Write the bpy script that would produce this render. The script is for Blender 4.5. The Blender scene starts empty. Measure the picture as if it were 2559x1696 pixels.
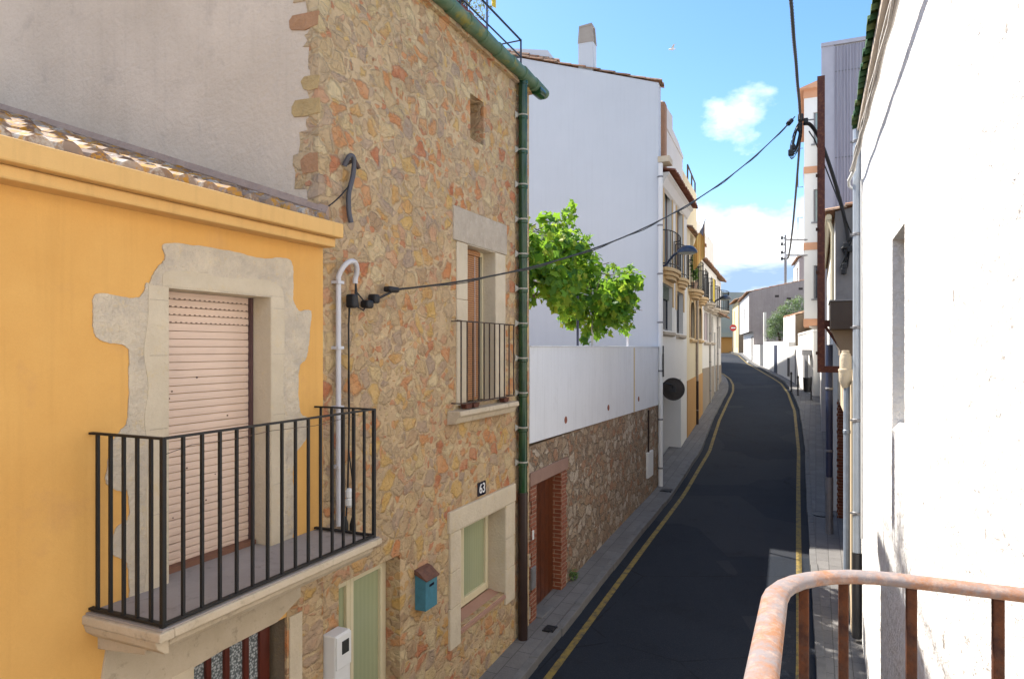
import bpy, bmesh, math, random
from mathutils import Vector, Matrix
random.seed(7)
C = bpy.context.scene.collection
EYE = 4.3                      # camera height above the pavement below it
rad = math.radians

# ------------------------------------------------------------------ node helpers
def new_mat(name):
    m = bpy.data.materials.new(name); m.use_nodes = True
    nt = m.node_tree; nt.nodes.clear()
    return m, nt
def nd(nt, typ, ins=None, **props):
    n = nt.nodes.new('ShaderNode' + typ)
    for k, v in props.items(): setattr(n, k, v)
    for k, v in (ins or {}).items():
        s = n.inputs[k]
        if isinstance(v, bpy.types.NodeSocket): nt.links.new(v, s)
        else:
            if isinstance(v, (tuple, list)) and len(v) == 3 and s.type == 'RGBA': v = (*v, 1)
            s.default_value = v
    return n
def mixc(nt, f, a, b, blend='MIX'):
    n = nd(nt, 'Mix', {0: f, 6: a, 7: b}, data_type='RGBA', blend_type=blend); return n.outputs[2]
def math_(nt, op, a, b=0.0, clamp=False):
    return nd(nt, 'Math', {0: a, 1: b}, operation=op, use_clamp=clamp).outputs[0]
def mapr(nt, v, a, b, c=0.0, d=1.0):
    return nd(nt, 'MapRange', {'Value': v, 'From Min': a, 'From Max': b, 'To Min': c, 'To Max': d}).outputs[0]
def ramp(nt, f, stops, const=False):
    n = nd(nt, 'ValToRGB', {'Fac': f}); r = n.color_ramp
    r.interpolation = 'CONSTANT' if const else 'LINEAR'
    while len(r.elements) < len(stops): r.elements.new(0.5)
    for e, (p, c) in zip(r.elements, stops): e.position = p; e.color = (*c, 1)
    return n.outputs[0]
def coords(nt, scale=(1, 1, 1), rot=(0, 0, 0), obj=True):
    tc = nd(nt, 'TexCoord')
    return nd(nt, 'Mapping', {'Vector': tc.outputs['Object'], 'Scale': scale, 'Rotation': rot}).outputs[0]
def noise(nt, v, scale, detail=4, rough=.6, out='Fac'):
    return nd(nt, 'TexNoise', {'Vector': v, 'Scale': scale, 'Detail': detail, 'Roughness': rough}).outputs[out]
def finish(nt, col, rough=.8, height=None, bump=.3, dist=.02, metal=0.0, spec=.5):
    ins = {'Base Color': col, 'Roughness': rough, 'Metallic': metal, 'Specular IOR Level': spec}
    if height is not None:
        ins['Normal'] = nd(nt, 'Bump', {'Height': height, 'Strength': bump, 'Distance': dist}).outputs[0]
    p = nd(nt, 'BsdfPrincipled', ins)
    nd(nt, 'OutputMaterial', {'Surface': p.outputs[0]})

def plaster(name, a, b=None, scale=1.2, bscale=30, bump=.25, dist=.01, rough=.9, stain=None, streak=0.0, spec=.3, spots=None):
    """two tones of one finish, fine grain; optional stain colour, vertical streaks and pits"""
    m, nt = new_mat(name)
    if b is None: b = tuple(x * .82 for x in a)
    v = coords(nt)
    n1 = noise(nt, v, scale, 6, .65)
    col = mixc(nt, mapr(nt, n1, .3, .7), b, a)
    if stain:
        n2 = noise(nt, v, scale * 2.7, 8, .7)
        col = mixc(nt, mapr(nt, n2, .56, .74, 0, .7), col, stain)
    if streak:
        vs = coords(nt, (9, 9, .35)); n3 = noise(nt, vs, 1.6, 5, .6)
        col = mixc(nt, mapr(nt, n3, .5, .75, 0, streak), col, tuple(x * .5 for x in b))
    fine = noise(nt, v, bscale * 4, 3, .6)
    col = mixc(nt, mapr(nt, fine, .3, .7, 0, .12), col, tuple(x * .6 for x in b))
    h = math_(nt, 'ADD', noise(nt, v, bscale, 5, .6), math_(nt, 'MULTIPLY', n1, 1.5))
    if spots:
        vo = nd(nt, 'TexVoronoi', {'Vector': v, 'Scale': 4.2, 'Randomness': 1.0})
        sz = mapr(nt, noise(nt, v, 1.3, 3), .47, .62, 0.0, .2)
        sp = math_(nt, 'LESS_THAN', math_(nt, 'ADD', vo.outputs['Distance'], math_(nt, 'MULTIPLY', noise(nt, v, 40, 2), .09)), sz)
        col = mixc(nt, sp, col, spots)
        h = math_(nt, 'SUBTRACT', h, math_(nt, 'MULTIPLY', sp, 1.2))
    finish(nt, col, rough, h, bump, dist, 0, spec)
    return m

def rubble(name, mortar, cols, s1=3.6, s2=9.0, lo=.03, hi=.2, squash=1.25, bump=.6, dark=None, soft=.03):
    """random rubble: large and small stones set in mortar"""
    m, nt = new_mat(name)
    v = coords(nt, (1, 1, squash))
    w = nd(nt, 'TexNoise', {'Vector': v, 'Scale': 3.5, 'Detail': 4}).outputs['Color']
    vw = nd(nt, 'VectorMath', {0: v, 1: nd(nt, 'VectorMath', {0: w, 1: (.20, .20, .20)}, operation='MULTIPLY').outputs[0]}, operation='ADD').outputs[0]
    n_st = len(cols)
    stops = [(i / n_st, c) for i, c in enumerate(cols)]
    g = noise(nt, v, 22, 7, .7); g2 = noise(nt, v, 5, 4, .6)
    def layer(sc, lo, hi):
        f = nd(nt, 'TexVoronoi', {'Vector': vw, 'Scale': sc, 'Randomness': .95})
        e = nd(nt, 'TexVoronoi', {'Vector': vw, 'Scale': sc, 'Randomness': .95}, feature='DISTANCE_TO_EDGE').outputs[0]
        sep = nd(nt, 'SeparateColor', {'Color': f.outputs['Color']})
        thr = mapr(nt, math_(nt, 'POWER', sep.outputs[1], 2.0), 0, 1, lo, hi)
        d = math_(nt, 'SUBTRACT', e, thr)
        mask = mapr(nt, math_(nt, 'ADD', d, mapr(nt, g, .3, .7, -.05, .05)), -soft, soft)
        c = ramp(nt, sep.outputs[0], stops, True)
        c = mixc(nt, mapr(nt, noise(nt, v, sc * 2.5, 6, .7), .3, .72, 0, .65), c, nd(nt, 'HueSaturation', {'Color': c, 'Value': .62, 'Saturation': .9}).outputs[0])
        return mask, c, d
    m1, c1, d1 = layer(s1, lo, hi)
    m2, c2, d2 = layer(s2, lo * 1.5, hi * 1.1)
    base = mixc(nt, mapr(nt, noise(nt, v, 1.1, 5), .35, .65), tuple(x * .8 for x in mortar), mortar)
    col = mixc(nt, math_(nt, 'MULTIPLY', m2, .8), base, c2)
    fade = mapr(nt, noise(nt, v, 2.6, 3), .35, .6, .62, .98)
    col = mixc(nt, math_(nt, 'MULTIPLY', m1, fade), col, c1)
    col = mixc(nt, mapr(nt, g, .35, .7, 0, .4), col, mixc(nt, .5, col, tuple(x * .45 for x in mortar)))
    col = mixc(nt, mapr(nt, g2, .45, .75, 0, .35), col, tuple(min(1, x * 1.25) for x in mortar))
    lime = noise(nt, v, 1.7, 9, .75)
    col = mixc(nt, mapr(nt, lime, .55, .72, 0, .32), col, tuple(min(1, x * 1.35) for x in mortar))
    if dark:
        ed = math_(nt, 'MULTIPLY', math_(nt, 'SUBTRACT', 1.0, m1), math_(nt, 'SUBTRACT', 1.0, m2))
        col = mixc(nt, math_(nt, 'MULTIPLY', ed, mapr(nt, g2, .4, .6, 0, .8)), col, dark)
    h = math_(nt, 'ADD', math_(nt, 'MULTIPLY', m1, .8), math_(nt, 'MULTIPLY', m2, .4))
    h = math_(nt, 'ADD', h, math_(nt, 'MULTIPLY', g, .7))
    finish(nt, col, .92, h, bump, .04, 0, .25)
    return m

def rusty(name, paint, rust=(.30, .12, .045), pale=(.42, .26, .19), amt=.5, rough=.75):
    m, nt = new_mat(name)
    v = coords(nt)
    n = noise(nt, v, 14, 8, .7); n2 = noise(nt, v, 45, 6, .7)
    col = mixc(nt, mapr(nt, n, amt - .08, amt + .08), paint, rust)
    col = mixc(nt, mapr(nt, n2, .5, .68, 0, .75), col, pale)
    finish(nt, col, rough, math_(nt, 'ADD', n2, n), .5, .004, 0, .3)
    return m

def glazed(name, a, b, rough=.2, lichen=None):
    m, nt = new_mat(name)
    v = coords(nt)
    col = mixc(nt, mapr(nt, noise(nt, v, 5, 6), .35, .65), a, b)
    if lichen: col = mixc(nt, mapr(nt, noise(nt, v, 2.4, 7, .7), .58, .66, 0, .9), col, lichen)
    finish(nt, col, rough, noise(nt, v, 25, 4), .25, .01, 0, .5)
    return m

def plain(name, col, rough=.6, metal=0.0, var=.25, scale=8, bump=.12, spec=.5):
    m, nt = new_mat(name)
    v = coords(nt)
    n = noise(nt, v, scale, 6, .65)
    c = mixc(nt, mapr(nt, n, .3, .7, 0, 1), tuple(x * (1 - var) for x in col), col)
    finish(nt, c, rough, noise(nt, v, scale * 8, 3), bump, .004, metal, spec)
    return m

def leafy(name, cols, trans=.45):
    m, nt = new_mat(name)
    info = nd(nt, 'NewGeometry')
    c = ramp(nt, info.outputs['Random Per Island'], [(i / len(cols), k) for i, k in enumerate(cols)])
    p = nd(nt, 'BsdfPrincipled', {'Base Color': c, 'Roughness': .55, 'Specular IOR Level': .35})
    t = nd(nt, 'BsdfTranslucent', {'Color': mixc(nt, .5, c, (.38, .60, .05))})
    x = nd(nt, 'MixShader', {0: trans, 1: p.outputs[0], 2: t.outputs[0]})
    nd(nt, 'OutputMaterial', {'Surface': x.outputs[0]})
    return m

def tiles(name, cols, lichen=None, moss=None):
    m, nt = new_mat(name)
    info = nd(nt, 'NewGeometry'); v = coords(nt)
    c = ramp(nt, info.outputs['Random Per Island'], [(i / len(cols), k) for i, k in enumerate(cols)])
    c = mixc(nt, mapr(nt, noise(nt, v, 9, 6), .35, .7, 0, .5), c, tuple(x * .55 for x in cols[0]))
    if lichen: c = mixc(nt, mapr(nt, noise(nt, v, 5.5, 8, .75), .52, .6, 0, .9), c, lichen)
    if moss: c = mixc(nt, mapr(nt, noise(nt, v, 8, 8, .75), .50, .57, 0, .9), c, moss)
    finish(nt, c, .9, noise(nt, v, 40, 5), .4, .008, 0, .2)
    return m

def brick(name, a, b, mortar, w=.25, h=.06, end=False):
    m, nt = new_mat(name)
    v = coords(nt); sx = nd(nt, 'SeparateXYZ', {0: v})
    v = nd(nt, 'CombineXYZ', {0: sx.outputs[1 if end else 0], 1: sx.outputs[2], 2: 0.0}).outputs[0]
    t = nd(nt, 'TexBrick', {'Vector': v, 'Color1': a, 'Color2': b, 'Mortar': mortar, 'Scale': 1.0, 'Mortar Size': .007,
                            'Brick Width': w, 'Row Height': h, 'Bias': 0.0})
    c = mixc(nt, mapr(nt, noise(nt, v, 12, 6), .3, .7, 0, .5), t.outputs[0], tuple(x * .5 for x in a))
    finish(nt, c, .9, math_(nt, 'SUBTRACT', noise(nt, v, 30, 4), t.outputs['Fac']), .5, .01, 0, .2)
    return m

M = {}
M['yellow'] = plaster('yellow_stucco', (.74, .425, .13), (.655, .35, .095), .9, 45, .22, .008, .9, stain=(.60, .33, .12), streak=.14)
M['yellow_trim'] = plaster('yellow_trim', (.72, .45, .17), (.66, .395, .14), 1.0, 40, .18, .006, .9, stain=(.62, .38, .15), streak=.2)
M['stone'] = rubble('rubble_stone', (.57, .41, .24),
    [(.60, .33, .10), (.53, .37, .20), (.60, .22, .07), (.60, .44, .22), (.40, .29, .21), (.62, .38, .11), (.50, .36, .21), (.50, .16, .065), (.66, .51, .29), (.42, .27, .15), (.56, .39, .20), (.60, .26, .09), (.47, .33, .22), (.58, .31, .17), (.50, .34, .19)], 5.1, 12.5, .03, .38, 1.2, .68, None, .05)
M['terrace_stone'] = rubble('dark_rubble_stone', (.37, .285, .20),
    [(.44, .33, .22), (.34, .23, .15), (.47, .36, .25), (.40, .20, .11), (.53, .43, .33), (.31, .22, .15), (.43, .26, .15), (.62, .52, .41)], 4.4, 10, .02, .30, 1.3, 1.0, dark=(.12, .095, .07), soft=.035)
M['grey_plaster'] = plaster('grey_render', (.65, .54, .425), (.53, .435, .335), .8, 22, .7, .02, .95, stain=(.44, .365, .295), streak=.12)
M['cut_stone'] = plaster('cut_stone', (.64, .55, .41), (.53, .445, .32), 3.0, 30, .6, .015, .9, stain=(.62, .48, .26))
M['rough_stone'] = plaster('rough_stone', (.52, .445, .35), (.40, .335, .26), 5.0, 26, .9, .02, .95, stain=(.62, .56, .47))
M['slab'] = plaster('balcony_stone', (.56, .47, .35), (.47, .385, .27), 4.0, 30, .5, .012, .9, stain=(.2, .16, .11))
M['slab_top'] = plaster('worn_paving', (.36, .32, .29), (.30, .265, .24), 4.0, 40, .3, .006, .9, stain=(.2, .17, .15))
M['shutter'] = plain('pink_shutter', (.70, .525, .41), .5, 0, .08, 5, .06)
M['shutter_hole'] = plain('shutter_slot', (.13, .07, .05), .7)
M['iron'] = plain('black_iron', (.006, .006, .007), .6, 0, .3, 30, .3)
M['thin_iron'] = rusty('aged_iron', (.04, .035, .032), (.10, .055, .035), (.07, .06, .055), .52)
M['rust'] = rusty('rusted_handrail', (.19, .165, .165), (.26, .125, .065), (.33, .235, .19), .54, .75)
M['rust_dark'] = rusty('dark_rust', (.035, .012, .008), (.085, .028, .010), (.06, .03, .02), .5, .8)
M['post'] = rusty('oxide_red_steel', (.075, .022, .016), (.14, .05, .025), (.10, .045, .032), .55, .65)
M['green_glaze'] = glazed('green_glazed_clay', (.006, .035, .018), (.018, .06, .018), .14)
M['green_gutter'] = glazed('green_weathered_clay', (.055, .115, .06), (.10, .155, .085), .5, lichen=(.22, .19, .03))
M['joint'] = plain('pale_joint', (.42, .40, .34), .9)
M['brown_pipe'] = plain('brown_painted_pipe', (.035, .018, .014), .35, 0, .3)
M['pvc'] = plain('pale_conduit', (.55, .55, .58), .4, 0, .06)
M['zinc'] = plain('zinc_pipe', (.42, .47, .53), .35, .3, .15, 5)
M['navy_pipe'] = plain('navy_pipe', (.03, .04, .085), .4)
M['cable'] = plain('black_cable', (.006, .0065, .008), .55, 0, .2)
M['grey_cable'] = plain('grey_braided_cable', (.10, .10, .11), .6, 0, .5, 60, .6)
M['hose'] = plain('grey_hose', (.07, .07, .085), .5)
M['cream_frame'] = plain('cream_painted_wood', (.68, .60, .40), .45, 0, .06)
M['green_pane'] = plain('green_window_pane', (.33, .36, .205), .16, 0, .08, 2, .02)
M['dark_pane'] = plain('dark_glass', (.03, .035, .045), .08, 0, .3, 2, .01)
M['pale_pane'] = plain('pale_glass', (.34, .44, .42), .1, 0, .2, 2, .01)
M['red_wood'] = plain('red_varnished_wood', (.11, .022, .012), .3, 0, .4, 6, .1)
M['door_wood'] = plain('brown_varnished_wood', (.13, .035, .012), .35, 0, .55, 7, .2)
M['bamboo'] = None
M['teal'] = plain('teal_paint', (.055, .21, .28), .5, 0, .3, 14, .2)
M['mail_rust'] = rusty('rusted_lid', (.11, .05, .035), (.17, .08, .05), (.1, .07, .06), .5)
M['white_plastic'] = plain('white_plastic', (.72, .72, .70), .4, 0, .05)
M['meter_glass'] = plain('meter_window', (.05, .05, .045), .15)
M['black_enamel'] = plain('black_enamel', (.012, .014, .03), .25)
M['white_enamel'] = plain('white_enamel', (.78, .78, .76), .3, 0, .04)
M['white_wall'] = plaster('rough_white_plaster', (.78, .77, .75), (.72, .71, .69), 1.3, 9, .9, .05, .95, spots=(.30, .28, .26))
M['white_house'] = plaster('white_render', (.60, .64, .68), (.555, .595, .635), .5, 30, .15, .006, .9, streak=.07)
M['white_parapet'] = plaster('white_stained_render', (.70, .72, .755), (.64, .66, .69), .8, 30, .2, .008, .9, stain=(.57, .58, .60), streak=.2)
M['white_front'] = plaster('warm_white_render', (.74, .715, .665), (.68, .655, .605), .7, 30, .15, .006, .9, streak=.06)
M['cream_front'] = plaster('cream_render', (.74, .635, .43), (.68, .575, .38), .7, 30, .15, .006, .9, streak=.06)
M['ochre'] = plaster('ochre_render', (.52, .29, .10), (.46, .25, .085), 1, 30, .2, .006)
M['ochre_trim'] = plaster('ochre_trim', (.60, .42, .22), (.53, .36, .18), 1, 30, .2, .006)
M['taupe'] = plaster('taupe_dado', (.33, .28, .22), (.28, .235, .185), 1, 30, .2, .006)
M['stucco_beige'] = plaster('beige_render', (.58, .47, .32), (.5, .40, .27), 1.5, 25, .35, .01, .9, stain=(.4, .31, .21))
M['dark_grey_wall'] = plaster('cement_render', (.20, .19, .185), (.16, .155, .15), 1.2, 25, .4, .012, .95, stain=(.12, .115, .11), streak=.2)
M['mauve'] = plaster('mauve_render', (.46, .40, .37), (.34, .295, .28), .6, 15, .4, .015, .95, stain=(.54, .47, .44), streak=.35)
M['far_white'] = plaster('far_white_render', (.74, .73, .70), (.68, .67, .64), .6, 25, .15, .006)
M['far_grey'] = plaster('grey_green_render', (.33, .37, .36), (.28, .32, .31), .6, 25, .15, .006)
M['far_yellow'] = plaster('pale_yellow_render', (.72, .62, .36), (.66, .56, .32), .6, 25, .15, .006)
M['orange_band'] = plaster('orange_band', (.60, .33, .20), (.54, .29, .175), 1, 25, .1, .005)
M['olive_wall'] = plaster('masonry_and_shade', (.24, .19, .13), (.18, .14, .10), 3, 20, .6, .02, .95, stain=(.3, .2, .07))  # masonry tone, also used where shade is coloured in
M['terracotta'] = tiles('terracotta_tile', [(.36, .18, .10), (.42, .25, .16), (.30, .15, .09), (.48, .33, .23), (.40, .21, .13)], moss=(.16, .13, .09))
M['red_tile'] = tiles('red_clay_tile', [(.26, .10, .065), (.30, .13, .085), (.22, .085, .055)])
M['old_tile'] = tiles('lichened_tile', [(.30, .22, .16), (.25, .165, .115), (.37, .30, .24), (.16, .11, .09)], lichen=(.44, .41, .36), moss=(.42, .21, .02))
M['green_tile'] = tiles('green_glazed_tile', [(.05, .13, .06), (.03, .09, .04), (.09, .17, .09), (.12, .16, .06)])
M['brick'] = brick('red_brick', (.25, .085, .05), (.32, .12, .075), (.36, .25, .18))
M['pier_brick'] = brick('dark_brick', (.22, .06, .028), (.28, .085, .04), (.40, .26, .16), .24, .065, True)
M['pink_lintel'] = plaster('pink_lintel', (.30, .19, .15), (.25, .155, .12), 3, 25, .4, .01)
M['brown_metal'] = plain('brown_sheet_metal', (.055, .04, .032), .55, .2, .3, 3)
M['corrugated_side'] = plain('pale_flashing', (.45, .44, .48), .5, .2, .12, 2)
M['asphalt'] = None
M['leaf'] = leafy('vine_leaf', [(.018, .085, .012), (.03, .13, .015), (.06, .19, .02), (.12, .28, .025), (.018, .07, .012), (.20, .36, .03), (.035, .14, .012), (.36, .40, .04), (.24, .38, .03), (.09, .24, .02)], .5)
M['olive_leaf'] = leafy('olive_leaf', [(.10, .15, .085), (.14, .20, .13), (.06, .10, .05), (.20, .25, .18)], .25)
M['grey_leaf'] = leafy('grey_leaf', [(.20, .23, .17), (.14, .16, .10), (.28, .30, .24), (.22, .15, .10)], .25)
M['pot_leaf'] = leafy('pot_leaf', [(.05, .12, .03), (.09, .16, .05), (.12, .2, .06)], .35)
M['bark'] = plain('bark', (.10, .07, .05), .9, 0, .4, 20, .6)
M['sign_red'] = plain('sign_red', (.55, .03, .03), .4, 0, .05)
M['lamp_blue'] = plain('dark_blue_lamp', (.018, .03, .06), .3)
M['lamp_glass'] = plain('lamp_glass', (.40, .45, .42), .2)
M['flag_yellow'] = None
M['awning_yellow'] = plain('yellow_cloth', (.65, .48, .05), .8, 0, .25, 6)
M['dark_infill'] = plain('dark_wood_and_shadow', (.05, .035, .03), .6)
M['green_door'] = plain('dark_green_paint', (.012, .04, .03), .4)
M['soil'] = plaster('bare_soil', (.20, .165, .12), (.16, .13, .10), 2, 20, .5, .02)
M['tin'] = plain('grey_tin', (.25, .25, .26), .5, .3)
M['bin'] = plain('black_plastic', (.012, .012, .014), .45)

def special():
    # bamboo blind: fine horizontal reeds
    m, nt = new_mat('bamboo_blind'); v = coords(nt)
    w = nd(nt, 'TexWave', {'Vector': v, 'Scale': 12.0, 'Distortion': .6, 'Detail': 2.0}, wave_type='BANDS', bands_direction='Z').outputs['Fac']
    c = mixc(nt, w, (.15, .055, .02), (.46, .21, .075))
    c = mixc(nt, mapr(nt, noise(nt, v, 6, 5), .3, .7, 0, .4), c, (.42, .22, .09))
    finish(nt, c, .6, w, .6, .01); M['bamboo'] = m
    # green panes: blinds hanging behind glass
    m, nt = new_mat('blind_behind_glass'); v = coords(nt)
    w = nd(nt, 'TexWave', {'Vector': v, 'Scale': 5.0, 'Distortion': 1.2, 'Detail': 1.0}, wave_type='BANDS', bands_direction='X').outputs['Fac']
    c = mixc(nt, mapr(nt, w, 0, 1, 0, .3), (.34, .37, .215), (.24, .27, .15))
    c = mixc(nt, mapr(nt, noise(nt, v, 1.6, 4), .3, .7, 0, .35), c, (.38, .40, .27))
    finish(nt, c, .07, None); M['green_pane'] = m
    # asphalt
    m, nt = new_mat('asphalt'); v = coords(nt)
    n1 = noise(nt, v, .35, 6, .6); n2 = noise(nt, v, 60, 4, .7)
    c = mixc(nt, mapr(nt, n1, .35, .65), (.010, .0145, .023), (.016, .021, .030))
    c = mixc(nt, mapr(nt, n2, .48, .75, 0, .5), c, (.045, .047, .05))
    # old patch repairs and cracks
    vo = nd(nt, 'TexVoronoi', {'Vector': v, 'Scale': .33, 'Randomness': 1.0}, feature='DISTANCE_TO_EDGE').outputs[0]
    ck = math_(nt, 'LESS_THAN', math_(nt, 'ADD', vo, math_(nt, 'MULTIPLY', noise(nt, v, 4, 5), .02)), .0125)
    c = mixc(nt, math_(nt, 'MULTIPLY', ck, .6), c, (.006, .006, .008))
    vb = nd(nt, 'TexVoronoi', {'Vector': v, 'Scale': .45, 'Randomness': 1.0}, distance='CHEBYCHEV').outputs['Color']
    c = mixc(nt, mapr(nt, nd(nt, 'SeparateColor', {'Color': vb}).outputs[0], .70, .72, 0, .45), c, (.035, .037, .042))
    c = mixc(nt, mapr(nt, noise(nt, v, 1.3, 7, .7), .55, .72, 0, .55), c, (.008, .009, .012))
    finish(nt, c, .9, n2, .5, .008, 0, .2); M['asphalt'] = m
    # yellow line, worn
    m, nt = new_mat('worn_yellow_paint'); v = coords(nt)
    n = noise(nt, v, 9, 8, .75)
    c = mixc(nt, mapr(nt, n, .45, .62), (.22, .155, .03), (.06, .052, .035))
    finish(nt, c, .8, n, .3, .005); M['line'] = m
    # paving: small slabs
    m, nt = new_mat('paving_slabs'); v = coords(nt, (1, 1, 1), (0, 0, rad(-66)))
    t = nd(nt, 'TexBrick', {'Vector': v, 'Color1': (.125, .122, .12), 'Color2': (.17, .165, .16), 'Mortar': (.05, .048, .045), 'Scale': 1.0,
                            'Mortar Size': .006, 'Brick Width': .42, 'Row Height': .21}, offset=.5)
    c = mixc(nt, mapr(nt, noise(nt, v, 3, 7, .7), .35, .7, 0, .6), t.outputs[0], (.085, .08, .075))
    c = mixc(nt, mapr(nt, noise(nt, v, 70, 3), .4, .7, 0, .3), c, (.22, .215, .21))
    finish(nt, c, .9, math_(nt, 'SUBTRACT', noise(nt, v, 30, 4), t.outputs['Fac']), .5, .008); M['paving'] = m
    M['kerb'] = plaster('granite_kerb', (.17, .168, .165), (.12, .118, .115), 5, 60, .5, .006, .9, stain=(.08, .078, .075))
    # frosted lace glass
    m, nt = new_mat('lace_behind_glass'); v = coords(nt)
    n = nd(nt, 'TexVoronoi', {'Vector': v, 'Scale': 55.0}).outputs['Distance']
    c = mixc(nt, mapr(nt, n, .25, .6), (.42, .45, .46), (.11, .125, .13))
    finish(nt, c, .25, n, .3, .004); M['lace'] = m
    # corrugated sheet colour
    m, nt = new_mat('grey_corrugated_sheet'); v = coords(nt)
    c = mixc(nt, mapr(nt, noise(nt, coords(nt, (6, 6, .4)), 1.2, 6), .35, .65), (.30, .29, .335), (.38, .37, .41))
    finish(nt, c, .5, noise(nt, v, 10, 3), .1, .01, .25); M['corrugated'] = m
    # striped flag
    m, nt = new_mat('striped_flag'); v = coords(nt)
    w = nd(nt, 'TexWave', {'Vector': v, 'Scale': 2.6, 'Distortion': .0}, wave_type='BANDS', bands_direction='X').outputs['Fac']
    c = mixc(nt, math_(nt, 'GREATER_THAN', w, .55), (.66, .45, .14), (.62, .33, .09))
    finish(nt, c, .8); M['flag_yellow'] = m
special()

# ------------------------------------------------------------------ frames and mesh builder
class Frame:
    """street frame: x along the street, y into the left-hand houses, z up from eye level"""
    def __init__(s, ox, oy, dx, dy):
        n = math.hypot(dx, dy); s.ox, s.oy, s.dx, s.dy = ox, oy, dx / n, dy / n
        s.ang = math.atan2(s.dy, s.dx)
    def world(s, x, y, z=0.0):
        return Vector((s.ox + x * s.dx - y * s.dy, s.oy + x * s.dy + y * s.dx, z + EYE))
A = Frame(-3.3986, 1.5126, .4066, .9136)      # near street, y = 0 is the left facade, y = -4.286 the right one
R = Frame(3.80, 17.69, .396, 1)               # row of houses beyond the terrace
W = Frame(0, 0, 1, 0)                         # world axes
YR = -4.286

ROOTS = {}
def tag(o, label=None, cat=None, group=None, kind=None):
    if label: o['label'] = label
    if cat: o['category'] = cat
    if group: o['group'] = group
    if kind: o['kind'] = kind
    return o
def thing(name, label, cat, frame, base=(0, 0, 0), group=None):
    o = bpy.data.objects.new(name, None); C.objects.link(o)
    o.empty_display_size = .3
    o.location = frame.world(*base); o.rotation_euler = (0, 0, frame.ang)
    ROOTS[o.name] = Vector(base)
    return tag(o, label, cat, group)
def root_of(o):
    while o.parent: o = o.parent
    return o

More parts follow.
